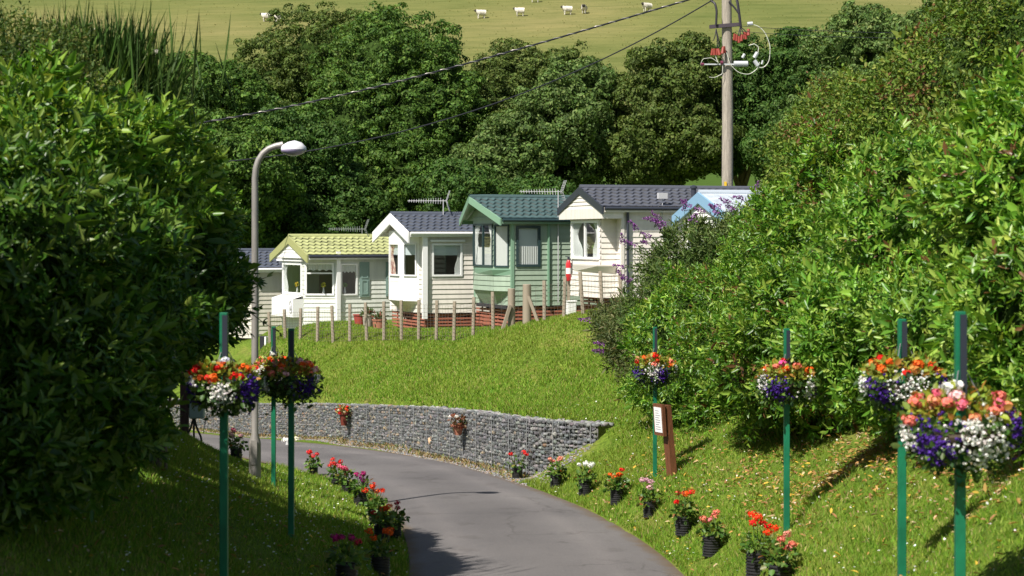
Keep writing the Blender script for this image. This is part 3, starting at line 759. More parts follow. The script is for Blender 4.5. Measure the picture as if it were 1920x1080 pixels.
R_SLATE = roof_mat('blue slate tiles', (.08, .092, .122)); R_GREEN = roof_mat('green slate tiles', (.06, .105, .105)); R_LIME = roof_mat('lime yellow tiles', (.41, .435, .19)); R_DARK = roof_mat('charcoal tiles', (.085, .092, .115)); R_PALE = roof_mat('pale blue grey roof', (.42, .47, .53))

# cream caravan
r, q = caravan('cream clad caravan with charcoal tiled roof and white twin-pane bay window', (1087, 349, 51.5), 2.5, .5, .52, 10.5, -.62, -.62, S_CREAM, T_CREAM, R_DARK, T_GREY,
               dict(d=.45, hf=1.2, hb=1.2), yaw=18, gx=-.60, ghw=1.72, gdrop=.27, gable_m=S_CREAM, gutter=T_GREY, near_holes=[(2.2, 3.1, 1.7, 2.5)], front_holes=[(.12, 2.3, 1.55, 2.62)])
window(r, (-.45, 1.2), (-.45, -1.2), .12, 2.3, 1.55, 2.62, T_WHITE, (.5,), None, (('left', .36, M_NET), ('right', .24, M_NET), ('vase', .33, (.75, .75, .75)), ('vase', .66, (.2, .35, .1))), .07)
window(r, (0, -1.6), (10.5, -1.6), 2.2, 3.1, 1.7, 2.5, T_WHITE, (), None, (('net', .6),))
def apron(r, pts, z0, z1, out, m):
    A = MB(); top, bot = [], []
    P2 = [np.array(p, float) for p in pts]
    cen = sum(P2)/len(P2)
    for i, p in enumerate(P2):
        dvec = np.array([-1.0, 0]) if 0 < i < len(P2)-1 else np.array([-.3, 0])
        if i == len(P2)-1: dvec = np.array([0, -1.0])*.8
        if 0 < i < len(P2)-1: dvec = np.array([-1, np.sign(p[1])*.6])
        top.append(p+dvec*out); bot.append(p+dvec*.03)
    n = len(P2)
    for i in range(n-1):
        A.poly([(*bot[i], z0), (*bot[i+1], z0), (*top[i+1], z1), (*top[i], z1)])
        A.poly([(*top[i], z1), (*top[i+1], z1), (*top[i+1], z1+.04), (*top[i], z1+.04)])
    A.poly([(*p, z1+.04) for p in top]); A.poly([(*p, z0) for p in bot[::-1]])
    A.build('ledge', m, r)
apron(r, [(-.44, .95), (-.44, -1.19), (-.05, -1.2)], 1.2, 1.38, .16, T_CREAM)
mb = MB(); mb.tube([(.14, -1.68, 2.9), (.14, -1.68, .5)], .04, 8); mb.build('downpipe', T_GREY, r, True)
mb = MB(); mb.tube([(1.15, -1.66, 2.1), (1.15, -1.66, 3.25)], .014, 6); mb.box(1.02, 1.28, -1.72, -1.6, 3.2, 3.36); mb.build('aerial', mat('aerial aluminium', (.5, .5, .52)), r)
mb = MB(); mb._lathe([(.07, 0), (.07, .3), (.10, .31), (.10, .36), (.03, .4)], 12, (2.4, -.9, 3.2)); mb.build('flue', T_GREY, r, True)

# sage green caravan
r, q = caravan('sage green caravan with teal tiled roof and dark framed windows', (880, 367, 55.5), 2.58, .6, .72, 10.5, -.75, -.42, S_GREEN, T_GREEN, R_GREEN, T_GREEN,
               dict(d=.3, hf=.9, hb=1.5, z=.42, k=.62, bh=.2), yaw=20.7, gx=-.28, gutter=T_DARK, near_holes=[(.12, .88, 1.85, 3.05)], front_holes=[(.05, 1.75, 1.84, 3.12)], cham_holes=[(.03, .62, 1.84, 3.08)])
window(r, (-.3, .9), (-.3, -.9), .05, 1.75, 1.84, 3.12, T_DARK, (.5,), None, (('net', .45), ('left', .3, M_NET), ('right', .3, M_NET)), .055)
window(r, (-.3, -.9), (0, -1.5), .03, .62, 1.84, 3.08, T_DARK, (), None, (('net', 1.0),), .045)
window(r, (0, -1.6), (10.5, -1.6), .12, .88, 1.85, 3.05, T_DARK, (), None, (('net', .5), ('blind', .5)), .075)
apron(r, [(-.29, .8), (-.3, -.9), (0, -1.5)], 1.60, 1.76, .10, T_GREEN)
mb = MB(); mb.box(1.1, 1.17, -1.665, -1.6, .7, 3.25); mb.box(1.12, 1.15, -1.68, -1.665, .7, 3.25); mb.build('joint_trim', T_GREEN, r)
antenna(r, 1.42, -1.68, .8, 4.1, math.radians(-12), mat('aerial aluminium', (.5, .5, .52)))
mb = MB(); mb.box(-.1, 0, -1.4, 1.2, .62, .72); mb.build('tow_frame', mat('chassis steel', (.03, .028, .035)), r)

# ivory caravan with the white porch gable
r, q = caravan('ivory caravan with blue slate roof and white overhanging porch gable', (732, 399, 59.3), 2.57, .52, .72, 10.5, -.55, -.55, S_IVORY, T_WHITE, R_SLATE, T_WHITE,
               dict(d=.4, hf=.62, hb=1.2, z=.36, k=.35, bh=.34, smooth=True), bayside=S_WHITE, yaw=22, gx=-.3, ghw=1.3, near_holes=[(.27, 1.28, 1.86, 2.89)], front_holes=[(.14, 1.1, 1.86, 2.9)], cham_holes=[(.1, .62, 1.86, 2.9)])
window(r, (-.4, .62), (-.4, -.62), .14, 1.1, 1.86, 2.9, T_WHITE, (), None, (('blind', .36), ('left', .5, M_FLOWERY)), .05)
window(r, (-.4, -.62), (0, -1.2), .1, .62, 1.86, 2.9, T_WHITE, (), None, (('blind', .36),), .045)
window(r, (0, -1.6), (10.5, -1.6), .27, 1.28, 1.86, 2.89, T_WHITE, (), None, (('blind', .36), ('right', .2, M_NET)), .06)
mb = MB(); mb.box(.2, 1.35, -1.7, -1.61, 2.94, 3.0); mb.build('window_hood', T_WHITE, r)
mb = MB(); mb.box(-.06, .10, -1.72, -1.636, .55, 3.25); mb.build('corner_post', T_WHITE, r)
antenna(r, 1.2, -.1, 3.7, 4.3, math.radians(-25), mat('aerial aluminium', (.5, .5, .52)))

# pale caravan with the lime roof
r, q = caravan('pale grey-green caravan with lime yellow tiled roof and shutters', (541, 441, 62.5), 2.53, .56, .35, 10.5, -1.1, -1.1, S_PALE, T_WHITE, R_LIME, mat('olive bargeboard', (.36, .37, .16), .5),
               dict(d=.95, hf=1.0, hb=1.58, bh=.26), yaw=27, gx=-1.06, ghw=1.72, gdrop=.06, gable_m=S_WHITE, gutter=T_GREY, trellis=False, near_holes=[(.12, .72, 1.5, 2.55)], front_holes=[(.08, 1.92, 1.5, 2.58)], cham_holes=[(.06, 1.03, 1.5, 2.58)])
window(r, (-.95, 1.0), (-.95, -1.0), .08, 1.92, 1.5, 2.58, T_WHITE, (), None, (('valance', .12), ('left', .2, M_NET), ('vase', .5, (.7, .5, .05))), .08)
window(r, (-.95, -1.0), (0, -1.58), .06, 1.03, 1.5, 2.58, T_WHITE, (), .68, (('valance', .26), ('vase', .62, (.8, .7, .1))), .06)
window(r, (0, -1.6), (10.5, -1.6), .12, .72, 1.5, 2.55, T_WHITE, (), None, (('valance', .3), ('vase', .35, (.15, .25, .06))), .05)
M_SHUT = mat('grey green shutter', (.22, .32, .29), .5)
for x in (.8, 1.74):
    mb = MB(); mb.box(x, x+.34, -1.65, -1.621, 1.45, 2.6)
    for z0, z1 in ((1.52, 2.0), (2.06, 2.53)):
        mb.box(x+.05, x+.29, -1.665, -1.651, z0, z0+.04); mb.box(x+.05, x+.29, -1.665, -1.651, z1-.04, z1); mb.box(x+.05, x+.09, -1.665, -1.651, z0+.04, z1-.04); mb.box(x+.25, x+.29, -1.665, -1.651, z0+.04, z1-.04)
    mb.build('shutter', M_SHUT, r)
mb = MB(); mb.box(-.04, .09, -1.71, -1.636, .3, 2.95); mb.build('corner_post', T_WHITE, r)
mb = MB(); mb.box(-1.32, -.75, -1.02, 1.05, .78, 1.38); mb.poly([(-1.32, -1.02, 1.381), (-1.32, 1.05, 1.381), (-.97, 1.02, 1.48), (-.97, -1.0, 1.48)]); bx = mb.build('gas_locker', T_WHITE, r)
mb = MB()
for k in range(20):
    a0, a1 = 2*PI*k/20, 2*PI*(k+1)/20
    mb.beam((-1.328, -.82+.11*math.cos(a0), 1.12+.2*math.sin(a0)), (-1.328, -.82+.11*math.cos(a1), 1.12+.2*math.sin(a1)), .02, .04)
mb._lathe([(.001, 0), (.05, .03), (.045, .12), (.03, .15)], 10, (-1.335, -.82, 1.03)); mb.build('oval_plaque', mat('grey enamel', (.5, .5, .52), .4), bx)
mb = MB(); mb.box(-1.05, -.98, -1.05, 1.05, 2.62, 2.66); mb.build('bay_trim', T_WHITE, r)
antenna(r, 1.6, .1, 3.3, 3.75, math.radians(-15), mat('aerial dark', (.22, .24, .24), .5))

# beige caravan, far left
r, q = caravan('beige caravan with slate roof and wall lantern, behind the street lamp', (432, 468, 66.5), 2.5, .55, .35, 10.0, -.4, -.4, S_BEIGE, T_WHITE, R_SLATE, T_WHITE, dict(d=.3, hf=1.1, hb=1.4), yaw=27, gutter=T_WHITE, trellis=False, front_holes=[(.1, 2.1, 1.3, 2.3)])
window(r, (-.3, 1.1), (-.3, -1.1), .1, 2.1, 1.3, 2.3, T_WHITE, (.5,), None, (('net', .5),))
mb = MB(); mb.box(.92, 1.14, -1.78, -1.63, 1.62, 1.68); mb.box(.92, 1.14, -1.78, -1.63, 2.02, 2.08)
for x in (.92, 1.11):
    for y in (-1.78, -1.66): mb.box(x, x+.03, y, y+.03, 1.68, 2.02)
lt = mb.build('lantern', T_GREY, r); mb = MB(); mb.box(.965, 1.095, -1.74, -1.67, 1.685, 2.015); mb.build('lantern_glass', mat('amber glass', (.5, .36, .15), .2), lt)
mb = MB(); mb.box(.72, 1.5, -1.85, -1.63, 1.32, 1.5); mb.build('shelf', mat('grey shelf', (.16, .16, .2), .6), r)
mb = MB(); mb._lathe([(.12, 0), (.12, .08), (.2, .1), (.2, .16), (.05, .22)], 14, (1.05, -1.35, 2.96)); mb.build('roof_vent', T_WHITE, r, True)

# white caravan with blue edging, far right
r, q = caravan('white caravan with blue gable edging half hidden by buddleia', (1310, 359, 46.5), 2.4, .5, .4, 9.5, -.4, -.4, S_WHITE, T_WHITE, R_PALE, mat('sky blue bargeboard', (.24, .41, .60), .45), dict(d=.3, hf=1.0, hb=1.3, bh=.27), yaw=16, flat=True, trellis=False, gable_m=S_WHITE, front_holes=[(.1, 1.9, 1.3, 2.3)])
window(r, (-.3, 1.0), (-.3, -1.0), .1, 1.9, 1.3, 2.3, T_WHITE, (.5,), None, (('net', .5),))

# little things round the caravans
def on_ground(px, py, Y): p = at(px, py, Y); return Vector((p.x, p.y, gz(p.x, p.y)))
def tub(px, Y, r_, h, m, label, plant=True, name='plant_tub'):
    x = (px-960)/F*Y; o = empty(name, (x, Y, gz(x, Y))); tag(o, label, 'plant tub')
    mb = MB(); mb._lathe([(r_*.75, 0), (r_*.95, h*.9), (r_*1.05, h*.9), (r_*1.05, h), (r_*.9, h), (r_*.88, h*.93)], 16, (0, 0, 0)); mb.build('tub', m, o, True)
    if plant:
        n_ = 120; dd = unit(R.normal(0, 1, (n_, 3))*[1, 1, .7]+[0, 0, .5]); V, Fc = leaves(np.array([0, 0, h])+dd*R.uniform(.02, r_, (n_, 1)), dd, R.normal(0, 1, (n_, 3)), .12, .06)
        fast_mesh('foliage', V, Fc, leaf_mat('plain leaf'), o, cols=rep6(pal(n_, [(.06, .12, .03), (.25, .08, .05)], [3, 1])))
tub(675, 60.2, .22, .34, mat('red plastic', (.36, .05, .04), .6), 'red plant tub below the shuttered caravan window', False)
tub(690, 59.9, .19, .4, mat('stone tub', (.42, .38, .32), .8), 'stone coloured tub with a straggly plant beside the red tub')
tub(711, 59.6, .23, .34, mat('terracotta', (.40, .16, .10), .8), 'terracotta tub with reddish plant below the second shutter')
x, Y = (1066-960)/F*51.4, 51.4
fe = empty('fire_extinguisher', (x, Y, 5-(527-HZ)/F*Y)); tag(fe, 'red fire extinguisher on a stand between green and cream caravans', 'extinguisher')
mb = MB(); mb._lathe([(.05, 0), (.07, .03), (.07, .46), (.05, .55), (.03, .58)], 14, (0, 0, 0)); mb.build('cylinder', mat('fire red', (.62, .03, .04), .3), fe, True)
mb = MB(); mb.box(-.03, .03, -.03, .03, .58, .66); mb.beam((-.09, 0, .68), (.05, 0, .66), .02, .02); mb.tube([(.03, 0, .62), (.1, 0, .55), (.1, 0, .2)], .014, 6); mb.build('valve', T_GREY, fe)
mb = MB(); mb._lathe([(.0725, .2), (.0725, .36)], 14, (0, 0, 0)); mb.build('label_band', T_WHITE, fe, True)
zf = gz(x, Y)-(5-(527-HZ)/F*Y); mb = MB(); mb.box(-.04, .04, .09, .13, zf, .62); mb.box(-.09, .09, .09, .12, .1, .5); mb.build('stand', mat('weathered post', (.3, .25, .19)), fe)
x, Y = (1070-960)/F*50.4, 50.4
wb = empty('storage_crate', (x, Y, gz(x, Y)), .3); tag(wb, 'white plastic crate on the grass under the fire extinguisher', 'crate')
mb = MB(); mb.box(-.13, .13, -.12, .12, 0, .36); mb.build('body', T_WHITE, wb, bevel=.015); mb = MB(); mb.box(-.145, .145, -.135, .135, .362, .4); mb.build('lid', T_WHITE, wb, bevel=.01)
x, Y = (495-960)/F*60.4, 60.4
ub = empty('service_box', (x, Y, gz(x, Y)), -.5); tag(ub, 'small black and white box on the bank behind the street lamp', 'box')
mb = MB(); mb.box(-.1, .1, -.12, .08, -.1, .42); mb.build('body', mat('black plastic', (.02, .02, .025), .5), ub, bevel=.02); mb = MB(); mb.box(.102, .16, -.12, .08, 0, .4); mb.build('front_panel', T_WHITE, ub)

# ---------------------------------------------------------------- stock fence
fence = tag(empty('wire_fence', (0, 0, 0)), 'wire mesh stock fence with weathered timber posts along the bank', 'fence')
M_POST = mat('weathered post', (.26, .215, .155), .85, .3, 6, .4, 30, stretch=(6, 6, 1))
POSTS = [(507, 641, 585), (535, 640, 580), (563, 636, 578), (595, 634, 575), (625, 641, 573), (656, 641, 570), (688, 639, 567), (720, 638, 565), (753, 638, 563), (785, 639, 562), (818, 637, 563), (851, 642, 565), (887, 633, 557), (925, 620, 547), (1021, 598, 526), (1057, 597, 520), (1094, 584, 510), (1130, 578, 508), (1166, 578, 506)]
tops = []
for px, pb, pt_ in POSTS:
    Y = fY(px); x = (px-960)/F*Y; z0 = gz(x, Y); zt = CZ-(pt_-HZ)/F*Y; lx = random.uniform(-.05, .05)-(.10 if px > 1080 else 0)
    mb = MB(); mb.beam((x, Y, z0-.15), (x+lx, Y+random.uniform(-.03, .03), zt), .08, .07, (.3, 1, 0)); mb.build('post', M_POST, fence); tops.append((x+lx*.5, Y, z0, zt))
for px, pb, pt_, w in ((959, 618, 541, .105), (988, 608, 533, .12)):
    Y = fY(px)-.12; x = (px-960)/F*Y; z0 = gz(x, Y); zt = CZ-(pt_-HZ)/F*Y
    mb = MB(); mb.tube([(x, Y, z0-.2), (x, Y, zt-.01), (x, Y, zt)], [w, w*.95, w*.85], 12); mb.build('straining_post', M_POST, fence, True)
    sx = .33 if px > 970 else -.28
    mb = MB(); mb.beam((x+sx*.12, Y-.14, z0+.75 if sx > 0 else z0+.6), (x+sx, Y-.2, gz(x+sx, Y-.2)-.1), .09, .08); mb.build('brace', M_POST, fence)
mb = MB()
for a, b in zip(tops[:-1], tops[1:]):
    for k in range(10):
        f = .03+.105*k
        mb.tube([(a[0], a[1]-.06, a[2]+f*(a[3]-a[2])*.9), (b[0], b[1]-.06, b[2]+f*(b[3]-b[2])*.9)], .0035, 3, False)
    n = 6
    for k in range(n):
        t_ = k/n; x, Y = a[0]+(b[0]-a[0])*t_, a[1]+(b[1]-a[1])*t_-.06; z0 = a[2]+(b[2]-a[2])*t_; z1 = a[3]+(b[3]-a[3])*t_
        mb.tube([(x, Y, z0), (x, Y, z0+(z1-z0)*.88)], .003, 3, False)
mb.build('mesh_wire', mat('rusty wire', (.16, .13, .11), .6, metal=.3), fence)

# ---------------------------------------------------------------- street lamp
x, Y = (478-960)/F*28.5, 28.5
z0 = gz(x, Y)
lamp = tag(empty('street_lamp', (x, Y, z0)), 'grey steel street lamp with curved arm on the left verge', 'street lamp')
def lz(py): return CZ-(py-HZ)/F*Y-z0
def lx(px): return (px-478)/F*Y
M_GALV = mat('galvanised steel', (.33, .31, .29), .5, .15, 4, .1, 40, metal=.35, stretch=(3, 3, .6))
mb = MB(); mb._lathe([(.092, -.1), (.092, lz(835)), (.088, lz(828)), (.055, lz(815)), (.055, lz(680)), (.050, lz(350))], 18, (0, 0, 0)); mb.build('column', M_GALV, lamp, True)
mb = MB(); mb.box(-.045, .045, -.1, -.088, .25, .62); mb.build('access_door', M_GALV, lamp)
arc = [(478, 352), (478, 335), (480, 315), (485, 300), (493, 288), (504, 279), (517, 274), (531, 271)]
mb = MB(); mb.tube([(lx(p), 0, lz(q)) for p, q in arc], .049, 14); mb.build('arm', M_GALV, lamp, True)
mb = MB()
prof = [(.0, .05), (.02, .075), (.10, .115), (.2, .135), (.31, .10), (.375, .03)]
hb = (lx(528), lz(281))
def head(mb, top, k=12):
    b0 = len(mb.v)
    for u, r_ in prof:
        for j in range(k+1):
            a = PI*j/k; hgt = r_*1.05 if top else -r_*.75
            mb.v.append((hb[0]+u, r_*1.35*math.cos(a), hb[1]+.02*u+hgt*math.sin(a)))
    for i in range(len(prof)-1):
        for j in range(k):
            q = b0+i*(k+1)+j; mb.f.append((q, q+1, q+k+2, q+k+1))
    mb.f.append(tuple(b0+j for j in range(k+1))); e = b0+(len(prof)-1)*(k+1); mb.f.append(tuple(e+j for j in range(k+1)))
head(mb, True); ln_ = mb.build('lantern', mat('white lantern housing', (.75, .74, .78), .3), lamp, True)
mb = MB(); head(mb, False); mb.build('bowl', mat('cloudy bowl', (.42, .36, .55), .15), ln_, True)

# ---------------------------------------------------------------- power pole and cables
Y = 57.0
x = (1363-960)/F*Y
pz0 = 2.6
pole = tag(empty('power_pole', (x, Y, pz0)), 'tall timber power pole with crossarm and fuses behind the caravans', 'power pole')
def qx(px): return (px-1363)/F*Y
def qz(py): return CZ-(py-HZ)/F*Y-pz0
M_POLE = mat('grey pole timber', (.34, .30, .25), .85, .25, 5, .5, 25, stretch=(8, 8, .5))
mb = MB(); mb.tube([(0, 0, -.4), (.02, 0, qz(200)), (-.02, 0, qz(-70))], [.185, .165, .145], 18); mb.build('pole_shaft', M_POLE, pole, True)
M_BLK = mat('black rubber', (.025, .022, .03), .5); M_RED = mat('red brown insulator', (.30, .05, .035), .5); M_LG = mat('light grey fitting', (.5, .52, .54), .4); M_CON = mat('pale conductor', (.55, .56, .48), .4)
mb = MB(); mb.obox((qx(1329), -.22, qz(55)), (qx(1388)-qx(1329), 0, .08), (0, .09, 0), (0, 0, .11)); mb.build('crossarm', mat('dark timber arm', (.06, .045, .06), .7), pole)
mb = MB(); mb.obox((qx(1312), -.24, qz(123)), (qx(1402)-qx(1312), 0, 0), (0, .05, 0), (0, 0, .04)); mb.build('lower_bracket', M_LG, pole)
mb = MB(); mb.tube([(qx(1374), -.26, qz(121)), (qx(1400), -.26, qz(121))], .085, 12); mb.build('fuse_box', M_LG, pole, True)
def loop(pts, r_, m, name='jumper_cable'):
    P_ = np.array([(qx(a), d, qz(b)) for a, b, d in pts]); d_ = np.r_[0, np.cumsum(np.linalg.norm(np.diff(P_, axis=0), axis=1))]
    t = np.linspace(0, d_[-1], 30); Q = np.c_[[np.interp(t, d_, P_[:, i]) for i in range(3)]].T
    for _ in range(4): Q[1:-1] = Q[1:-1]*.5+(Q[:-2]+Q[2:])*.25
    mb = MB(); mb.tube([tuple(v) for v in Q], r_, 6); mb.build(name, m, pole, True)
loop([(1332, 2, -.1), (1339, 8, -.25), (1342, 22, -.28), (1341, 48, -.26)], .035, M_BLK)
loop([(1379, -10, -.1), (1382, 10, -.2), (1385, 35, -.25), (1387, 52, -.25)], .045, M_BLK)
loop([(1366, 4, -.15), (1376, 16, -.2), (1384, 28, -.25)], .03, M_BLK)
for a in ((1341, 56, 1336, 78), (1341, 56, 1343, 92), (1341, 56, 1347, 90), (1386, 52, 1377, 80), (1386, 52, 1384, 78), (1386, 52, 1394, 72), (1387, 52, 1400, 66)):
    loop([(a[0], a[1], -.25), ((a[0]+a[2])/2+1, (a[1]+a[3])/2, -.28), (a[2], a[3], -.26)], .016, M_BLK)
for cx, cy, n, sp in ((1345, 97, 6, 24), (1388, 73, 7, 26)):
    mb = MB()
    for k in range(n):
        u = cx-sp/2+sp*k/(n-1); v = cy+random.uniform(-3, 3)+(0 if cx < 1360 else -8*max(0, (k-3)/3))
        mb.tube([(qx(u), -.26+random.uniform(-.05, .05), qz(v+6)), (qx(u+random.uniform(-3, 3)), -.26, qz(v-6))], .045, 8)
    mb.build('insulator', M_RED, pole, True)
loop([(1402, 47, -.25), (1420, 50, -.3), (1433, 64, -.3), (1442, 88, -.3), (1440, 118, -.3), (1428, 131, -.3), (1418, 127, -.3)], .014, M_CON)
loop([(1361, 100, -.25), (1366, 122, -.3), (1382, 138, -.3), (1402, 142, -.3), (1418, 131, -.3), (1422, 118, -.3)], .012, M_CON)
loop([(1402, 87, -.25), (1412, 84, -.3), (1420, 90, -.3), (1419, 100, -.3)], .014, M_CON)
loop([(1312, 122, -.25), (1316, 112, -.3), (1332, 110, -.3), (1345, 119, -.3)], .010, M_CON)
loop([(1338, 102, -.25), (1344, 118, -.28)], .014, M_CON); loop([(1353, 122, -.25), (1353, 140, -.25), (1338, 147, -.25), (1328, 146, -.25)], .010, M_CON)
for a, b, c_, d_, w in ((1412, 110, 1418, 100, .06), (1412, 115, 1419, 125, .065), (1390, 110, 1394, 103, .045), (1399, 47, 1409, 46, .06), (1426, 122, 1428, 115, .03)):
    mb = MB(); mb.tube([(qx(a), -.28, qz(b)), (qx(c_), -.28, qz(d_))], w, 8); mb.build('surge_arrester', M_LG, pole, True)
for a, b, v, w in ((1349, 1354, 119, .06), (1312, 1318, 122, .05)):
    mb = MB(); mb.tube([(qx(a), -.25, qz(v)), (qx(b), -.25, qz(v))], w, 8); mb.build('insulator', mat('plum insulator', (.15, .03, .06), .3), pole, True)
mb = MB(); mb.box(qx(1356.5), qx(1361), -.215, -.18, qz(354), qz(341)); mb.build('warning_plate', mat('yellow plate', (.75, .48, .03), .5), pole)

def cable(name, label, pts, r_, Ya, Yb, pa, pb, twist=False, group=None):
    """pts: photo points from left to right; depth runs from Ya at pa to Yb at pb"""
    px = np.array([p[0] for p in pts], float); py = np.array([p[1] for p in pts], float)
    co = np.polyfit(px, py, 3); t = np.linspace(px[0], px[-1], 160); yy = np.polyval(co, t)
    Yd = Ya+(Yb-Ya)*(t-pa)/(pb-pa)
    Q = np.c_[(t-960)/F*Yd, Yd, CZ-(yy-HZ)/F*Yd]
    cb = tag(empty(name, tuple(Q[0])), label, 'cable', group)
    Q = Q-Q[0]
    mb = MB(); mb.tube([tuple(q) for q in Q], r_, 7); mb.build('core_wire', mat('cable sheath', (.03, .032, .04), .9, spec=.1), cb, True)
    if twist:
        d = np.r_[0, np.cumsum(np.linalg.norm(np.diff(Q, axis=0), axis=1))]; s = np.arange(0, d[-1], .05)
        S = np.c_[[np.interp(s, d, Q[:, i]) for i in range(3)]].T; ph = 2*PI*s/.46
        S = S+np.c_[0*s, np.cos(ph)*r_*.9, np.sin(ph)*r_*.9]
        mb = MB(); mb.tube([tuple(q) for q in S], r_*.5, 5); mb.build('wrapped_strand', mat('bright strand', (.55, .50, .47), .35, metal=.5), cb, True)
cable('overhead_cable', 'upper twisted overhead cable running down left from the power pole', [(-60, 262), (150, 260), (315, 241), (340, 236), (480, 211), (660, 172), (830, 129), (1000, 84), (1160, 43), (1290, 2), (1352, -22)], .026, 50, 57, 200, 1363, True, 'overhead cables')
cable('overhead_cable', 'lower plain overhead cable passing behind the street lamp head', [(-60, 300), (150, 307), (380, 304), (480, 298), (570, 287), (680, 266), (780, 240), (900, 205), (1000, 166), (1100, 121), (1230, 58), (1338, 2)], .020, 62, 57, 200, 1363, False, 'overhead cables')
for k, (y0, y1, n_) in enumerate(((56, 66, 'upper'), (66, 74, 'lower'))):
    cable('thin_wire', 'thin pale '+n_+' wire crossing the trees right of the pole', [(1380, y0-8), (1500, y0), (1700, y0+6), (1850, y1), (2000, y1+6)], .007, 57, 50, 1363, 2000, False, 'thin wires right of the pole')

# ---------------------------------------------------------------- utility post and notice post
x, Y = (346-960)/F*30.5, 30.5; z0 = gz(x, Y)
up = tag(empty('utility_post', (x, Y, z0)), 'dark brown timber post with grey meter box and hanging cables', 'post')
zt = CZ-(690-HZ)/F*Y-z0
mb = MB(); mb.beam((0, 0, -.2), (0, 0, zt+.3), .13, .11, (0, 1, 0)); mb.build('post', mat('dark brown post', (.07, .035, .035), .8, .3, 8, .3, 30, stretch=(5, 5, .6)), up)
bx = (370-346)/F*Y; mb = MB(); mb.box(bx-.12, bx+.12, -.1, .05, CZ-(784-HZ)/F*Y-z0, CZ-(735-HZ)/F*Y-z0); mb.build('meter_box', mat('grey green box', (.28, .36, .36), .5), up, bevel=.015)
mb = MB(); mb.box(.06, bx, -.02, .02, CZ-(765-HZ)/F*Y-z0, CZ-(758-HZ)/F*Y-z0); mb.build('bracket', T_GREY, up)
def pz(py): return CZ-(py-HZ)/F*Y-z0
for pts in ([(366, 782), (368, 800), (380, 820), (378, 842)], [(364, 782), (358, 805), (350, 818)], [(366, 782), (364, 805), (366, 840)], [(388, 780), (384, 800), (382, 812)]):
    mb = MB(); P_ = [((p-346)/F*Y, -.05, pz(q)) for p, q in pts]; Q = resample(np.array([(p[0], p[2]) for p in P_]), 14); mb.tube([(a, -.05, b) for a, b in Q], .018 if pts[0][0] != 388 else .006, 6); mb.build('hanging_cable', M_BLK, up, True)

x, Y = (1262-960)/F*28.5, 28.5; z0 = gz(x, Y)
ns = tag(empty('notice_post', (x, Y, z0), math.radians(-64)), 'leaning brown timber post holding a framed white notice', 'sign')
h = CZ-(760-HZ)/F*Y-z0
M_BR = mat('red brown timber', (.15, .055, .025), .6, .25, 7, .25, 30, stretch=(6, 6, .7))
mb = MB(); mb.beam((0, 0, -.2), (-.07, -.09, h), .15, .10, (0, 1, 0)); mb.build('post', M_BR, ns)
ctr = Vector((-.085, -.175, h-.22)); up_ = Vector((-.04, -.05, .5)).normalized()
mb = MB()
nb_ = ctr+Vector((-.14, -.02, -.24)); mb.obox(nb_, (.28, 0, 0), (0, .05, 0), (-.02, -.02, .48)); bd = mb.build('notice_board', M_BR, ns)
mb = MB(); mb.obox(nb_+Vector((.035, -.008, .05)), (.21, 0, 0), (0, .006, 0), (-.018, -.018, .38)); sh = mb.build('notice', T_WHITE, bd)
mb = MB()
for k in range(9):
    mb.obox(nb_+Vector((.06-.0008*k, -.011-.0008*k*2, .09+.035*k)), (random.uniform(.09, .155), 0, 0), (0, .0015, 0), (0, 0, .012))
mb.build('text_lines', mat('grey print', (.25, .25, .28), .8), sh)

# ---------------------------------------------------------------- flowers
RED, SALM, PINK, PALE, WHITE, PURP, ORANGE, MAG, CRIM = (.72, .02, .015), (.85, .22, .16), (.80, .16, .25), (.85, .50, .52), (.85, .84, .80), (.085, .03, .30), (.82, .13, .015), (.42, .02, .16), (.45, .015, .05)
M_LEAF = leaf_mat('plain leaf', .5, .25, .35); M_PETAL = leaf_mat('petal', .6, .2, .2, (1, 1, 1))
def petal_head(c, r_, n, col, jit=.2, size=.026):
    dd = unit(R.normal(0, 1, (n, 3))); p = np.array(c)+dd*r_*R.uniform(.55, 1, (n, 1))*[1, 1, .75]
    tdir = unit(np.cross(dd, R.normal(0, 1, (n, 3)))); s = size*R.uniform(.8, 1.3, n)
    V, Fc = leaves(p-tdir*s[:, None]/2, tdir, dd, s, s*.95, .12, .1)
    return V, Fc, rep6(pal(n, [col], [1], jit))
def merge(L_):
    V, Fc, cc, b = [], [], [], 0
    for v, f, c in L_: V.append(v); Fc.append(f+b); cc.append(c); b += len(v)
    return np.concatenate(V), np.concatenate(Fc), np.concatenate(cc)
M_POT = mat('black ribbed pot', (.022, .022, .024), .45)
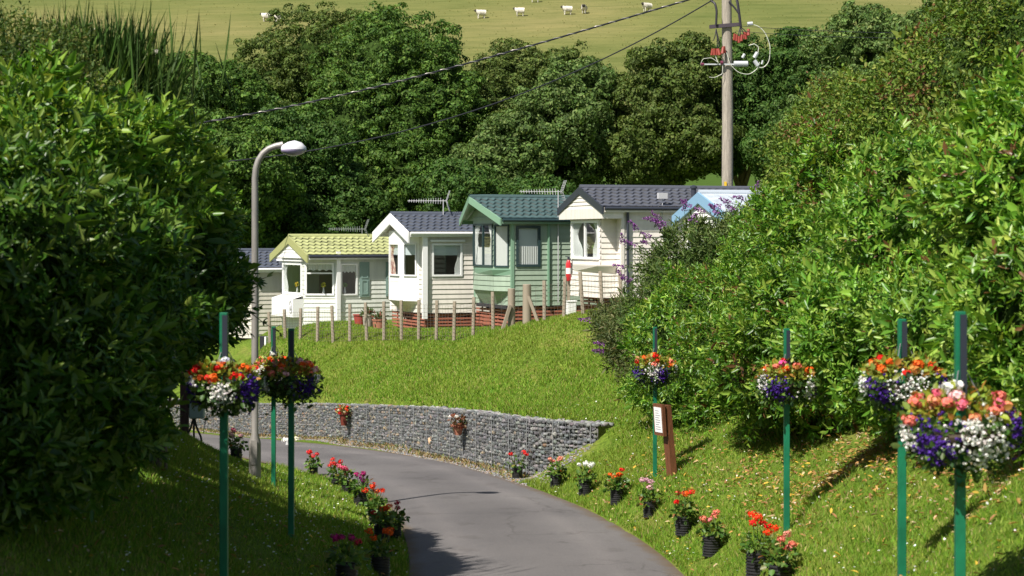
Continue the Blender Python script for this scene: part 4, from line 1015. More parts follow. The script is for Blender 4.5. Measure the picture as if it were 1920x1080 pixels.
def geranium(px, py, w, cols, label, Y=None, heads=None, spread=1.0, tall=1.0, lush=1.0, group='potted geraniums along the lane'):
    """pot standing on the ground at photo point (px,py); w = pot width in metres"""
    if Y is None:
        Ys = np.linspace(14, 48, 1700); P = np.c_[(px-960)/F*Ys, Ys]; z = np.maximum(ground_z(P), np.where(road_dist(P) < .1, zroad(Ys), -9)); f = CZ-(py-HZ)/F*Ys-z
        k = np.argmax(f < 0); Y = Ys[k]; zz = z[k]
    else: zz = gz((px-960)/F*Y, Y)
    o = empty('potted_geranium', ((px-960)/F*Y, Y, zz-.01), random.uniform(0, 6)); tag(o, label, 'potted plant', group)
    r_ = w/2; h = w*1.12; mb = MB(); prof = [(r_*.9, 0)]; n = 8
    for i in range(n):
        z = h*(i+.1)/n; prof += [(r_*.90, z), (r_, z+h*.03), (r_, z+h*.07), (r_*.90, z+h*.095)]
    prof += [(r_*.9, h), (r_*.8, h), (r_*.78, h*.9), (.001, h*.9)]
    mb._lathe(prof, 20, (0, 0, 0)); mb.build('pot', M_POT, o, True)
    n = int(95*lush); dd = unit(R.normal(0, 1, (n, 3))*[1, 1, .7]+[0, 0, .35]); rr = R.uniform(.05, .19*spread, (n, 1))
    c = np.array([0, 0, h+.03])+dd*rr*[1, 1, .95]; s = R.uniform(.05, .085, n)
    V, Fc = leaves(c, dd+R.normal(0, .5, (n, 3)), dd*.3+[0, 0, .8]+R.normal(0, .45, (n, 3)), s, s*.95, .15, .25)
    fast_mesh('foliage', V, Fc, M_LEAF, o, cols=rep6(pal(n, [(.055, .13, .02), (.10, .19, .03), (.20, .22, .05), (.30, .12, .05)], [4, 4, 1.5, .4], .25)))
    heads = heads or [(random.uniform(-.13, .13)*spread, random.uniform(-.1, .1)*spread, random.uniform(.17, .30)*tall) for _ in range(5)]
    st = MB(); pl = []
    for x, y, z in heads:
        st.tube([(x*.2, y*.2, h-.03), (x*.7, y*.7, h+z*.55), (x, y, h+z)], .005, 5); pl.append(petal_head((x, y, h+z), random.uniform(.045, .065), 42, cols[random.randrange(len(cols))]))
    st.build('stem', mat('plant stem', (.12, .2, .05), .6), o)
    V, Fc, cc = merge(pl); fast_mesh('blossom', V, Fc, M_PETAL, o, cols=cc)
    return o
geranium(970, 898, .21, [RED], 'sparse red geranium in a black pot on the gravel by the stone wall', heads=[(-.16, -.08, .24), (.12, .1, .26), (-.12, -.13, .27)], lush=.5)
geranium(1042, 914, .21, [SALM, (.85, .35, .25)], 'salmon geranium in a black pot on the gravel', spread=.9)
geranium(1097, 928, .23, [PALE, WHITE, WHITE], 'white and pale pink geranium in a black pot at the gravel end')
geranium(1157, 946, .22, [ORANGE, RED], 'orange-red geranium with dark foliage beside the pale pink one', lush=1.5)
geranium(1219, 969, .21, [PALE, (.7, .4, .5)], 'leggy faded pink geranium nearest the notice post', tall=1.1)
geranium(1282, 1003, .24, [RED, ORANGE, (.5, .1, .05)], 'bushy scarlet geranium leaning in a black pot on the right verge', lush=1.7, tall=1.15)
geranium(1334, 1042, .24, [SALM, (.8, .28, .3)], 'dusty salmon geranium with straggling leaves on the right verge', lush=1.5)
geranium(1419, 1080, .25, [RED, (.85, .05, .01)], 'large bright red geranium near the right green post', tall=1.3, spread=1.1, heads=[(-.2, 0, .27), (-.14, .1, .24), (-.05, -.1, .3), (-.02, .03, .38), (.05, 0, .42), (-.1, -.1, .27), (.02, .1, .33)])
geranium(1463, 1108, .25, [SALM, (.85, .33, .26)], 'salmon pink geranium cut by the bottom of the picture', lush=1.3, spread=1.2)
geranium(443, 864, .2, [PALE, PINK], 'small pink geranium beside the street lamp foot', Y=31.0, tall=1.1, lush=.9)
geranium(588, 893, .17, [RED, (.75, .05, .06)], 'red geranium standing alone farthest along the left kerb', spread=.85)
geranium(631, 914, .2, [RED, (.8, .06, .05)], 'red geranium first in the crowded left row')
geranium(652, 928, .21, [PINK, SALM, (.75, .1, .2)], 'rose pink geranium in the crowded left row', spread=1.1)
geranium(676, 950, .22, [MAG, (.3, .03, .2)], 'purple magenta geranium in the crowded left row', lush=1.3, spread=1.1)
geranium(702, 985, .22, [ORANGE, (.8, .06, .02)], 'vivid orange-red geranium in the shaded left row', lush=1.3, tall=1.3)
geranium(716, 1016, .22, [(.5, .03, .02), ORANGE], 'dusky red geranium in deep shade on the left', lush=1.4)
geranium(740, 1010, .2, [CRIM], 'crimson geranium reaching out over the lane edge', heads=[(.06, 0, .3), (.0, .05, .22)], lush=1.2)
geranium(713, 1081, .235, [ORANGE, RED], 'orange-red geranium in a black pot at the bottom left kerb', tall=1.15)
geranium(650, 1103, .24, [MAG, CRIM], 'dull magenta geranium cut by the bottom edge on the left', lush=1.2, spread=1.2)

def wall_planter(px, py_top, py_bot, potm, label, cols, fol):
    sI = float(np.interp(px, [a[0] for a in WALL], wl)); p, t, nr, zb, zt = wall_at([sI]); p, nr = p[0], nr[0]
    z0, z1 = CZ-(py_bot-HZ)/F*p[1], CZ-(py_top-HZ)/F*p[1]; h = z1-z0
    o = tag(empty('wall_planter', (*(p+nr*.19), z0), math.atan2(nr[1], nr[0])), label, 'wall planter', 'planters hung on the stone wall')
    mb = MB(); mb._lathe([(.07, 0), (.12, h*.85), (.15, h*.85), (.15, h), (.12, h), (.1, h*.9), (.001, h*.9)], 18, (0, 0, 0)); mb.build('pot', potm, o, True)
    mb = MB(); mb.box(-.17, -.02, -.015, .015, h*.5, h*.56); mb.build('hook', T_GREY, o)
    n = 110; dd = unit(R.normal(0, 1, (n, 3))*[1, 1, .8]+[0, 0, .5]); V, Fc = leaves(np.array([0, 0, h])+dd*R.uniform(.03, .2, (n, 1)), dd+R.normal(0, .4, (n, 3)), R.normal(0, 1, (n, 3))+[0, 0, .5], R.uniform(.06, .1, n), R.uniform(.04, .06, n))
    fast_mesh('foliage', V, Fc, M_LEAF, o, cols=rep6(pal(n, fol, [1]*len(fol))))
    pl = [petal_head((random.uniform(-.05, .18), random.uniform(-.22, .22), h+random.uniform(-.05, .2)), .05, 32, cols[i % len(cols)]) for i in range(11)]
    V, Fc, cc = merge(pl); fast_mesh('blossom', V, Fc, M_PETAL, o, cols=cc)
wall_planter(660, 772, 797, mat('dark red pot', (.16, .03, .02), .5), 'dark pot of scarlet and cream begonias on the stone wall', [RED, (.8, .1, .03), RED, (.85, .75, .5)], [(.07, .14, .03), (.3, .22, .05)])
wall_planter(877, 796, 815, mat('terracotta', (.40, .16, .10), .8), 'terracotta pot of bronze begonias and white trailing blooms on the wall', [(.25, .06, .03), (.2, .07, .03), (.85, .8, .75), (.16, .05, .03)], [(.12, .07, .03), (.06, .09, .025), (.2, .08, .04)])
x, Y = (541-960)/F*46.5, 46.5
w_ = tag(empty('white_flower_pot', (x, Y, gz(x, Y)-.02)), 'small pot of white flowers at the foot of the stone wall', 'potted plant')
mb = MB(); mb._lathe([(.07, 0), (.1, .14), (.11, .16), (.08, .16), (.001, .14)], 14, (0, 0, 0)); mb.build('pot', T_WHITE, w_, True)
V, Fc, cc = merge([petal_head((-.06, 0, .16), .12, 60, WHITE, .1, .05), petal_head((.17, 0, .2), .09, 40, (.85, .8, .6), .1, .05)]); fast_mesh('blossom', V, Fc, M_PETAL, w_, cols=cc)

M_GP = mat('green painted steel', (.006, .145, .07), .45, .22, 4, .15, 20, stretch=(2, 2, .8))
M_SOIL = mat('basket liner', (.06, .045, .03), .95)
def post_and_basket(px, pyt, Y, pyb, w, cy, rx, rz, plabel, blabel, pal_, yaw):
    x = (px-960)/F*Y; z0 = gz(x, Y); zt = CZ-(pyt-HZ)/F*Y
    o = tag(empty('flower_post', (x, Y, z0), yaw), plabel, 'post', 'green flower posts'); H = zt-z0
    mb = MB(); mb.obox((-w/2, -w/2, -.3), (w, 0, 0), (0, w, 0), (0, 0, H+.3)); mb.build('post', M_GP, o, bevel=.004)
    zc = CZ-(cy-HZ)/F*Y-z0
    mb = MB(); mb.box(-w*.12, w*.52, -w/2-.022, -w/2-.003, zc+rz*.55, H-.02); mb.build('bracket', mat('dark strap', (.02, .025, .04), .5), o)
    b = tag(empty('flower_basket', (x, Y, z0+zc-rz*.5), yaw+random.uniform(0, 6)), blabel, 'flower basket', 'flower baskets on green posts')
    prof = [(.001, -rz*.15)]+[(rx*.78*math.sin(a), rz*.35-rz*.5*math.cos(a)) for a in np.linspace(.25, PI/2, 7)]+[(rx*.7, rz*.4), (w*.7, rz*.4)]
    mb = MB(); mb._lathe(prof, 20, (0, 0, 0)); mb.build('basket', M_SOIL, b, True)
    ch = MB()
    for k in range(3):
        a = 2*PI*k/3; ch.tube([(rx*.7*math.cos(a), rx*.7*math.sin(a), rz*.4), (w*.6*math.cos(a), w*.6*math.sin(a), rz*2)], .004, 4)
    ch.build('chain', mat('galvanised wire', (.42, .43, .44)), b)
    # foliage everywhere over a flattened dome
    n = 1300; dd = unit(R.normal(0, 1, (n, 3))); c = dd*[rx, rx, rz]*R.uniform(.6, 1.12, (n, 1))+[0, 0, rz*.5]
    c[:, 2] -= (dd[:, 2] < -.1)*R.exponential(.028, n)
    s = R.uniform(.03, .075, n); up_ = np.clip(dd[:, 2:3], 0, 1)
    V, Fc = leaves(c, dd+R.normal(0, .6, (n, 3)), dd+R.normal(0, .5, (n, 3)), s, s*.7, .15, .2)
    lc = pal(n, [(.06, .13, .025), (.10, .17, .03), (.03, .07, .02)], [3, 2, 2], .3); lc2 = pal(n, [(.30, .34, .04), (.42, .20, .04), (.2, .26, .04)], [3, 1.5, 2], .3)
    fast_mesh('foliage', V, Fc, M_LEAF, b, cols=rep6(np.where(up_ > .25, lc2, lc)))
    # trailing white and violet patches round the rim
    for nm, col, key in (('white_blossom', WHITE, 'white'), ('violet_blossom', PURP, 'violet')):
        pl = []
        for a0, el, sz in pal_[key]:
            for k in range(int(150*sz)):
                a = math.radians(a0)-(yaw+0)+random.gauss(0, .22*sz); e = el+random.gauss(0, .27*sz)
                v = Vector((math.cos(a)*math.cos(e)*rx, math.sin(a)*math.cos(e)*rx, rz*.5+math.sin(e)*rz))*random.uniform(.97, 1.1)
                pl.append(petal_head((v.x, v.y, v.z-(e < 0)*random.expovariate(60)), .012, 4, col, .35 if col == PURP else .10, .019))
        V, Fc, cc = merge(pl); fast_mesh(nm, V, Fc, M_PETAL, b, cols=cc)
    pl = []
    for col, a0, el, rr, n_ in pal_['top']:
        a = math.radians(a0); v = (math.cos(a)*math.cos(el)*rx*1.02, math.sin(a)*math.cos(el)*rx*1.02, rz*.5+math.sin(el)*rz*1.12)
        pl.append(petal_head(v, rr, n_, col, .2, .032))
    V, Fc, cc = merge(pl); fast_mesh('geranium_blossom', V, Fc, M_PETAL, b, cols=cc)
    b.rotation_euler[2] = 0
    return o
# azimuth 270 faces the camera, 180 is left in the picture
def top(cols, n, extra=()):
    out = []
    for i in range(n):
        out.append((cols[i % len(cols)], 165+210*(i+.5)/n+random.uniform(-14, 14), random.uniform(.28, 1.0), random.uniform(.035, .06), 26))
    return out+list(extra)
A_ = 0
post_and_basket(420, 586, 16, 1080, .068, 722, .285, .19, 'green flower post nearest the camera on the left verge', 'large flower basket of scarlet, white and violet in front of the lamp',
    dict(white=[(272, -.25, .9), (210, .15, .4)], violet=[(195, -.35, 1.0), (330, .0, 1.0), (350, -.4, .7)], top=top([RED, RED, ORANGE, (.6, .1, .02)], 13, [((.75, .72, .85), 290, 1.35, .055, 40), (RED, 190, .75, .06, 40), (RED, 185, .55, .06, 40)])), A_)
post_and_basket(513, 612, 27, 912, .062, 700, .30, .26, 'farther green flower post just right of the lamp column', 'flower basket with orange blooms just right of the lamp column',
    dict(white=[(230, .1, .8), (285, -.2, .6)], violet=[(250, -.45, .9), (345, -.3, .6)], top=top([SALM, ORANGE, RED, SALM], 12, [(WHITE, 270, 1.5, .06, 40)])), A_)
post_and_basket(546, 616, 20.6, 1005, .064, 712, .30, .20, 'green flower post in the middle of the left verge', 'flower basket with salmon and violet blooms rightmost of the left trio',
    dict(white=[(200, -.2, .7), (345, .1, .35)], violet=[(320, -.4, 1.1)], top=top([SALM, PALE, (.6, .2, .06), SALM, ORANGE], 12, [(PALE, 330, 1.15, .055, 40), (ORANGE, 350, .8, .05, 30)])), A_)
post_and_basket(1228, 613, 29, 890, .062, 692, .32, .215, 'green flower post beside the brown notice post', 'flower basket with violet rim above the notice post',
    dict(white=[(265, .0, .9), (345, .15, .5)], violet=[(200, -.4, .9), (285, -.4, 1.0)], top=top([SALM, RED, ORANGE], 8, [(RED, 265, 1.1, .07, 50), (ORANGE, 255, 1.3, .06, 40)])), A_)
post_and_basket(1475, 616, 21, 1000, .064, 716, .31, .21, 'green flower post in front of the laurels in the middle of the right verge', 'lopsided flower basket with cerise crown on the middle right post',
    dict(white=[(200, .0, .7), (325, -.2, .9)], violet=[(240, -.3, 1.1), (345, -.4, .5)], top=top([ORANGE, (.55, .2, .06), SALM], 8, [((.85, .1, .35), 240, 1.2, .06, 50), (RED, 235, 1.4, .06, 45)])), A_)
post_and_basket(1691, 598, 16, 1102, .066, 716, .34, .22, 'green flower post second from the right frame edge', 'flower basket with scarlet dome and white skirt behind the foremost basket',
    dict(white=[(275, -.15, 1.2), (190, 0, .5)], violet=[(222, -.35, .9), (335, .05, .6)], top=top([ORANGE, RED, (.6, .25, .06), ORANGE], 13)), A_)
post_and_basket(1800, 584, 12.9, 1217, .068, 802, .38, .265, 'foremost and tallest green flower post at the right', 'foremost oversized flower basket of coral, white and violet',
    dict(white=[(285, -.3, 1.4), (190, -.2, .6), (270, .1, .5)], violet=[(225, -.3, 1.2), (335, .15, .9)], top=top([SALM, SALM, PINK, (.8, .3, .15)], 15, [(WHITE, 215, 1.25, .06, 50), (WHITE, 235, 1.5, .06, 50), (PALE, 250, .95, .06, 40), (SALM, 195, .2, .06, 40)])), A_)

# ---------------------------------------------------------------- sheep
def make_sheep():
    me = bpy.data.meshes.new('sheep'); o = bpy.data.objects.new('sheep', me)
    V = [(-.45, 0, .68), (-.15, 0, .70), (.2, 0, .70), (.45, 0, .76), (.60, 0, .92), (.74, 0, .93), (.86, 0, .84)]
    Rr = [.30, .40, .39, .29, .14, .12, .07]; E = [(0, 1), (1, 2), (2, 3), (3, 4), (4, 5), (5, 6)]
    for x, y in ((-.36, .16), (-.36, -.16), (.34, .15), (.34, -.15)):
        b = len(V); V += [(x, y, .45), (x+(.05 if x < 0 else 0)-.06*(x < 0), y, .22), (x, y, .0)]; Rr += [.10, .045, .04]; E += [(0 if x < 0 else 2, b), (b, b+1), (b+1, b+2)]
    for y in (.14, -.14): b = len(V); V += [(.66, y, 1.0)]; Rr += [.035]; E += [(4, b)]
    me.from_pydata(V, E, []); C.objects.link(o)
    sk = o.modifiers.new('skin', 'SKIN'); o.modifiers.new('sub', 'SUBSURF').levels = 2
    for i, v in enumerate(me.skin_vertices[0].data): v.radius = (Rr[i], Rr[i]*(.9 if i < 4 else 1)); v.use_root = (i == 1)
    dg = bpy.context.evaluated_depsgraph_get(); me2 = bpy.data.meshes.new_from_object(o.evaluated_get(dg))
    bpy.data.objects.remove(o)
    m = mat('fleece', (.66, .62, .54), .95, .12, 9, .4, 25)
    nt = m.node_tree; N, L, P_ = nt.nodes, nt.links, nt.nodes['Principled BSDF']
    tc = N.new('ShaderNodeTexCoord'); sp = N.new('ShaderNodeSeparateXYZ'); L.new(tc.outputs['Object'], sp.inputs[0])
    g = N.new('ShaderNodeMath'); g.operation = 'GREATER_THAN'; g.inputs[1].default_value = .63; L.new(sp.outputs['X'], g.inputs[0])
    g2 = N.new('ShaderNodeMath'); g2.operation = 'LESS_THAN'; g2.inputs[1].default_value = .02; L.new(sp.outputs['Z'], g2.inputs[0])
    ad = N.new('ShaderNodeMath'); ad.operation = 'MAXIMUM'; L.new(g.outputs[0], ad.inputs[0]); L.new(g2.outputs[0], ad.inputs[1])
    mx = N.new('ShaderNodeMix'); mx.data_type = 'RGBA'; old = P_.inputs['Base Color'].links[0].from_socket
    L.new(ad.outputs[0], mx.inputs[0]); L.new(old, mx.inputs[6]); mx.inputs[7].default_value = (.05, .045, .04, 1); L.new(mx.outputs[2], P_.inputs['Base Color'])
    me2.polygons.foreach_set('use_smooth', np.ones(len(me2.polygons), bool)); me2.materials.clear(); me2.materials.append(m)
    return me2
SH = make_sheep()
for px, py, rz, lab in ((500, 40, 175, 'small white sheep alone on the pasture left above the treetops'), (523, 45, 200, 'sheep grazing right at the edge of the big treetop'), (902, 34, 195, 'white sheep facing left above the rounded tree'), (975, 30, 178, 'dark faced sheep standing side on, left of the upper cable'),
                        (1003, 4, 183, 'sheep cut by the top edge of the picture'), (1064, 27, 190, 'sheep with head low, in the pair above the upper cable'), (1095, 25, 262, 'sheep seen end on in the pair above the upper cable'), (1213, 21, 215, 'cream sheep just above the cable near the pole'), (297, 111, 170, 'lone sheep far left, low on the pasture'), (174, 70, 20, 'sheep half hidden behind the broom stems')):
    Ys = np.linspace(110, 330, 4000); P = np.c_[(px-960)/F*Ys, Ys]; f = CZ-(py-HZ)/F*Ys-hill_z(P); Y = Ys[np.argmax(f < 0)]
    o = bpy.data.objects.new('sheep', SH); C.objects.link(o); o.location = ((px-960)/F*Y, Y, float(hill_z(np.array([[(px-960)/F*Y, Y]]))[0])-.06); o.rotation_euler = (0, 0, math.radians(rz)); o.scale = (.85, .9, .9)
    tag(o, lab, 'sheep', 'sheep grazing on the hill')

# ---------------------------------------------------------------- trees and shrubs
def lobes_from(L_):
    """photo ellipses (px, py, depth, half-width px, half-height px, half-depth m)"""
    out = []
    for px, py, Y, rx, rz, rd in L_:
        p = at(px, py, Y); out.append((np.array(p), np.array([rx/F*Y, rd, rz/F*Y])))
    return out
def shell(lobes, n, lo=.9, hi=1.03, back=.3, floor=None):
    """points on the outside of a union of ellipsoids, thinned on the side away from the lane"""
    area = np.array([(r[0]*r[1])**1.6+(r[0]*r[2])**1.6+(r[1]*r[2])**1.6 for c, r in lobes])**(1/1.6)
    k = R.choice(len(lobes), n, p=area/area.sum())
    d = unit(R.normal(0, 1, (n, 3))); cc = np.array([l[0] for l in lobes])[k]; rr = np.array([l[1] for l in lobes])[k]
    wob = 1+.16*np.sin(d[:, :1]*5+k[:, None])*np.sin(d[:, 2:]*6+2*k[:, None])+.07*np.sin(d[:, 1:2]*11+d[:, 2:]*9)+.06*np.sin(d[:, :1]*17+3*k[:, None])*np.sin(d[:, 2:]*15)
    p = cc+d*rr*R.uniform(lo, hi, (n, 1))*wob; nrm = unit(d/rr)
    ok = np.ones(n, bool)
    for i, (c, r) in enumerate(lobes):
        ok &= ~((k != i) & ((((p-c)/r)**2).sum(1) < .72))
    view = unit(np.array([0, 0, CZ])-p); f = (nrm*view).sum(1)
    ok &= (f > -.35) | (R.random(n) < back)
    if floor is not None: ok &= p[:, 2] > ground_z(p[:, :2])+floor
    return p[ok], nrm[ok]
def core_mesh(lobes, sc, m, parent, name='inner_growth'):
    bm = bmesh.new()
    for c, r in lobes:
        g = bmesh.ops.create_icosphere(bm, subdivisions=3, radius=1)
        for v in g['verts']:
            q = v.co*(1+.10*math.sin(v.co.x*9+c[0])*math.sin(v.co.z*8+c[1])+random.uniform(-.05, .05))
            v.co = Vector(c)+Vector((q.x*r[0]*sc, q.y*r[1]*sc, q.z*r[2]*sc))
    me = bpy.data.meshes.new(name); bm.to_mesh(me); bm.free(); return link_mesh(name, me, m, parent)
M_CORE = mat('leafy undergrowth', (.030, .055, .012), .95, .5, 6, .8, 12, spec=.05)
M_BARK = mat('grey brown bark', (.16, .13, .10), .9, .3, 5, .6, 14, stretch=(4, 4, .8))
M_TREE = leaf_mat('tree leaf', .6, .28, .2)
def tree(label, lobes_px, cols, wts, n_clump=260, per=64, leaf=.155, crad=.48, group='broadleaved trees behind the caravans', trunk=None):
    lb = lobes_from(lobes_px); c0 = sum(l[0] for l in lb)/len(lb)
    if trunk: bx, by = trunk
    else: bx, by = c0[0], c0[1]+.3
    z0 = max(float(hill_z(np.array([[bx, by]]))[0]) if by > 92 else gz(bx, by), 0)
    o = tag(empty('tree', (bx, by, z0)), label, 'tree', group); off = np.array([bx, by, z0])
    zc = min(l[0][2]-l[1][2]*.3 for l in lb)
    tr = MB(); h = max(zc-z0, 2.0); tr.tube([(0, 0, -.3), (.1, .05, h*.5), (0, 0, h), (c0[0]-bx, c0[1]-by, max(c0[2]-z0, h+1))], [.34, .24, .2, .08], 10)
    for c, r in lb:
        q = c-off; tr.tube([(0, 0, h*.6), (q[0]*.5, q[1]*.5, h*.6+(q[2]-h*.6)*.55), (q[0], q[1], q[2]+r[2]*.3)], [.16, .10, .03], 7)
    tr.build('trunk', M_BARK, o, True)
    lb2 = [(c-off, r) for c, r in lb]
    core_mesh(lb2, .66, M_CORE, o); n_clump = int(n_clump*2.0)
    p, nr = shell(lb, n_clump*3, .84, 1.05, .25); p, nr = p[:n_clump], nr[:n_clump]
    pi, ni = shell([(c, r*.84) for c, r in lb], n_clump, .8, 1.0, .1); p = np.r_[p, pi[:n_clump//3]]; nr = np.r_[nr, ni[:n_clump//3]]; n_c = len(p)
    k = np.repeat(np.arange(n_c), per); n = len(k)
    d = unit(R.normal(0, 1, (n, 3))+nr[k]*.9+[0, 0, .55]); cr = R.uniform(.65, 1.35, n_c)[k][:, None]*crad
    c = p[k]+d*cr*R.uniform(.55, 1, (n, 1))*[1, 1, .72]
    ax = unit(np.cross(d, R.normal(0, 1, (n, 3)))+[0, 0, -.25]); s = leaf*R.uniform(.65, 1.3, n)
    V, Fc = leaves(c-off, ax, d+R.normal(0, .45, (n, 3)), s, s*.62, .12, .2)
    tone = R.uniform(.8, 1.22, n_c)[k][:, None]
    fast_mesh('crown', V, Fc, M_TREE, o, cols=rep6(np.clip(pal(n, cols, wts, .22)*tone, 0, 1)))
    return o
G_MID = [(0.0526, 0.1135, 0.0188), (0.0813, 0.1588, 0.0251), (0.1292, 0.2156, 0.0366)]; G_OLV = [(0.0629, 0.1007, 0.0188), (0.0919, 0.1374, 0.0272), (0.1402, 0.1832, 0.0439)]; G_PALE = [(0.065, 0.1159, 0.0279), (0.1068, 0.1766, 0.0419), (0.1765, 0.2429, 0.0749)]; G_DEEP = [(0.0392, 0.093, 0.0167), (0.0606, 0.1257, 0.0231), (0.0933, 0.1641, 0.0314)]
W3 = [3, 4, 1.6]
tree('dark olive tree rising highest left of centre behind the caravans', [(610, 130, 106, 140, 105, 4.5), (520, 190, 104, 90, 90, 3.5), (690, 120, 107, 100, 90, 4)], G_OLV, W3, 330)
tree('large rounded mid green tree dominating the centre', [(745, 150, 95, 125, 125, 4.5), (800, 240, 93, 110, 130, 4), (660, 260, 92, 120, 120, 4), (740, 370, 90, 140, 110, 4)], G_MID, W3, 480)
tree('smaller bushy tree at the pasture edge far left', [(370, 185, 88, 85, 75, 3.5), (330, 260, 86, 80, 70, 3), (440, 200, 89, 70, 65, 3)], G_MID, W3, 260)
tree('low tree with a bare twiggy side behind the left laurel', [(440, 330, 78, 105, 105, 3), (350, 380, 76, 90, 90, 3)], G_MID, [2, 4, 2.2], 260)
tree('dense green tree above the lime roofed caravan', [(560, 330, 84, 110, 120, 3.5), (620, 420, 83, 100, 80, 3), (520, 430, 82, 80, 80, 3)], G_DEEP, W3, 320)
tree('tree with brownish top right of the big rounded tree', [(985, 170, 100, 95, 80, 4), (1065, 170, 99, 70, 65, 3.5), (930, 230, 97, 80, 110, 3.5)], G_OLV, [2.5, 4, 2], 300)
tree('tree with pale mottled leaves above the green and cream caravans', [(1070, 250, 87, 85, 110, 3.2), (985, 300, 86, 90, 100, 3.2), (1100, 170, 88, 45, 50, 2.4), (920, 340, 85, 70, 80, 3)], G_PALE, W3, 380)
tree('dark gap-filling tree low behind the green caravan roof', [(860, 370, 80, 70, 60, 2.4), (990, 390, 80, 80, 50, 2.4)], G_DEEP, W3, 150)
tree('olive tree immediately left of the power pole', [(1235, 215, 88, 85, 115, 3.2), (1290, 150, 90, 70, 70, 3), (1190, 290, 86, 55, 65, 2.6), (1290, 270, 87, 75, 60, 3)], G_OLV, [2.5, 4, 1.6], 360)
tree('dark green tree directly behind the power pole', [(1395, 170, 93, 90, 90, 3.5), (1440, 230, 91, 80, 80, 3.2), (1340, 240, 91, 60, 75, 3)], G_DEEP, [3, 4, 2], 300)
tree('dull green tree right of the power pole at the pasture edge', [(1510, 150, 90, 95, 85, 3.5), (1570, 190, 88, 90, 100, 3.2), (1480, 280, 86, 75, 60, 3)], G_DEEP, W3, 300)
tree('tall dusty green tree on the right skyline above the laurels', [(1640, 110, 84, 110, 85, 3.5), (1740, 110, 82, 100, 90, 3.5), (1580, 230, 82, 100, 90, 3)], G_PALE, W3, 320)

M_LAUREL = leaf_mat('laurel leaf', .38, .32, .42); M_SMALL = leaf_mat('shrub leaf', .55, .28, .25)
LAUR = [(0.0543, 0.1482, 0.0126), (0.0966, 0.219, 0.0189), (0.157, 0.2962, 0.0294), (0.3019, 0.4122, 0.063)]
def r0_m(lobes): return float(np.mean([l[1][0] for l in lobes]))
def shrub(name, label, cat, lobes, cols, wts, n_sprig, per=9, leaf=.13, wid=.36, spread=.22, up=.55, m=None, group=None, core=.74, rand=.55, floor=.05, back=.3, rust=0, gaps=.45):
    c0 = sum(l[0] for l in lobes)/len(lobes); bx, by = float(c0[0]), float(c0[1]); z0 = gz(bx, by)
    o = tag(empty(name, (bx, by, z0)), label, cat, group); off = np.array([bx, by, z0])
    st = MB()
    for c, r in lobes:
        q = c-off
        for k in range(1 if group == 'laurels on the left bank' else 3):
            a = random.uniform(0, 6.28); st.tube([(math.cos(a)*.1, math.sin(a)*.1, -.3), (q[0]*.35, q[1]*.35, q[2]*.65), (q[0], q[1], q[2]+r[2]*.4)] if group == 'laurels on the left bank' else [(math.cos(a)*.3+q[0]*.3, math.sin(a)*.3+q[1]*.3, -.3), (q[0]*.7+math.cos(a)*.3, q[1]*.7, q[2]*.5), (q[0]+math.cos(a)*r[0]*.7, q[1]+math.sin(a)*r[1]*.7, q[2]+r[2]*.6)], [.022, .018, .008], 6)
    st.build('branch', M_BARK, o, True)
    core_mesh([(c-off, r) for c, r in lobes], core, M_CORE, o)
    p, nr = shell(lobes, int(n_sprig*1.25), .80, 1.05, back, floor)
    f1 = np.sin(p[:, 0]*2.6+p[:, 2]*1.7+bx)*np.sin(p[:, 1]*1.9-p[:, 2]*2.2)+.6*np.sin(p[:, 2]*5.1+p[:, 0]*3+by)*np.sin(p[:, 1]*4.3+p[:, 0])
    kp = R.random(len(p)) > np.clip(-f1, 0, 1)*gaps*1.6; p, nr, f1 = p[kp], nr[kp], f1[kp]; n_s = len(p)
    p = p+nr*R.exponential(.05, (n_s, 1))*np.clip(r0_m(lobes), .3, 1.2)
    ax = unit(nr*.55+[0, 0, up]+R.normal(0, rand, (n_s, 3)))
    ref = unit(np.cross(ax, R.normal(0, 1, (n_s, 3)))); ref2 = np.cross(ax, ref)
    k = np.repeat(np.arange(n_s), per); i = np.tile(np.arange(per), n_s); n = len(k)
    t = (i+.5)/per; az = i*2.4+R.uniform(0, .8, n); th = np.radians(np.interp(t, [0, 1], [72, 22]))+R.normal(0, .16, n)
    rad = ref[k]*np.cos(az)[:, None]+ref2[k]*np.sin(az)[:, None]
    d = ax[k]*np.cos(th)[:, None]+rad*np.sin(th)[:, None]; hint = ax[k]*np.sin(th)[:, None]-rad*np.cos(th)[:, None]+R.normal(0, .2, (n, 3))
    c = p[k]+ax[k]*(t*spread)[:, None]; s = leaf*np.exp(R.normal(-.12, .28, n_s))[k]*R.uniform(.7, 1.2, n)*np.interp(t, [0, .8, 1], [1, 1, .7])
    V, Fc = leaves(c-off, d, hint, s, s*wid, .14, .18)
    cl = pal(n, cols, wts, .24)*(R.uniform(.8, 1.22, n_s)*(1+.16*np.clip(f1, -1, 1)))[k][:, None]
    if rust:
        g1 = np.sin(p[:, 0]*1.7+p[:, 2]*2.9)*np.sin(p[:, 1]*1.3+p[:, 2]*1.1+1)+.5*np.sin(p[:, 2]*6+p[:, 0]*4)
        rm = (R.random(n) < np.clip((g1-.25)*1.3, .02, .75)[k]*rust)[:, None]
        cl = np.where(rm, np.array([.17, .085, .035])*R.uniform(.6, 1.3, (n, 1)), cl)
    young = (t > .7) & (R.random(n_s) < .4)[k]
    cl = np.where(young[:, None], cl*.45+np.array(cols[-1])*.6, cl)
    fast_mesh('foliage', V, Fc, m or M_LAUREL, o, cols=rep6(np.clip(cl, 0, 1)))
    return o, off, p, nr
LG, RG = 'laurels on the left bank', 'laurels on the right bank'
W4 = [3, 4, 2, .7]
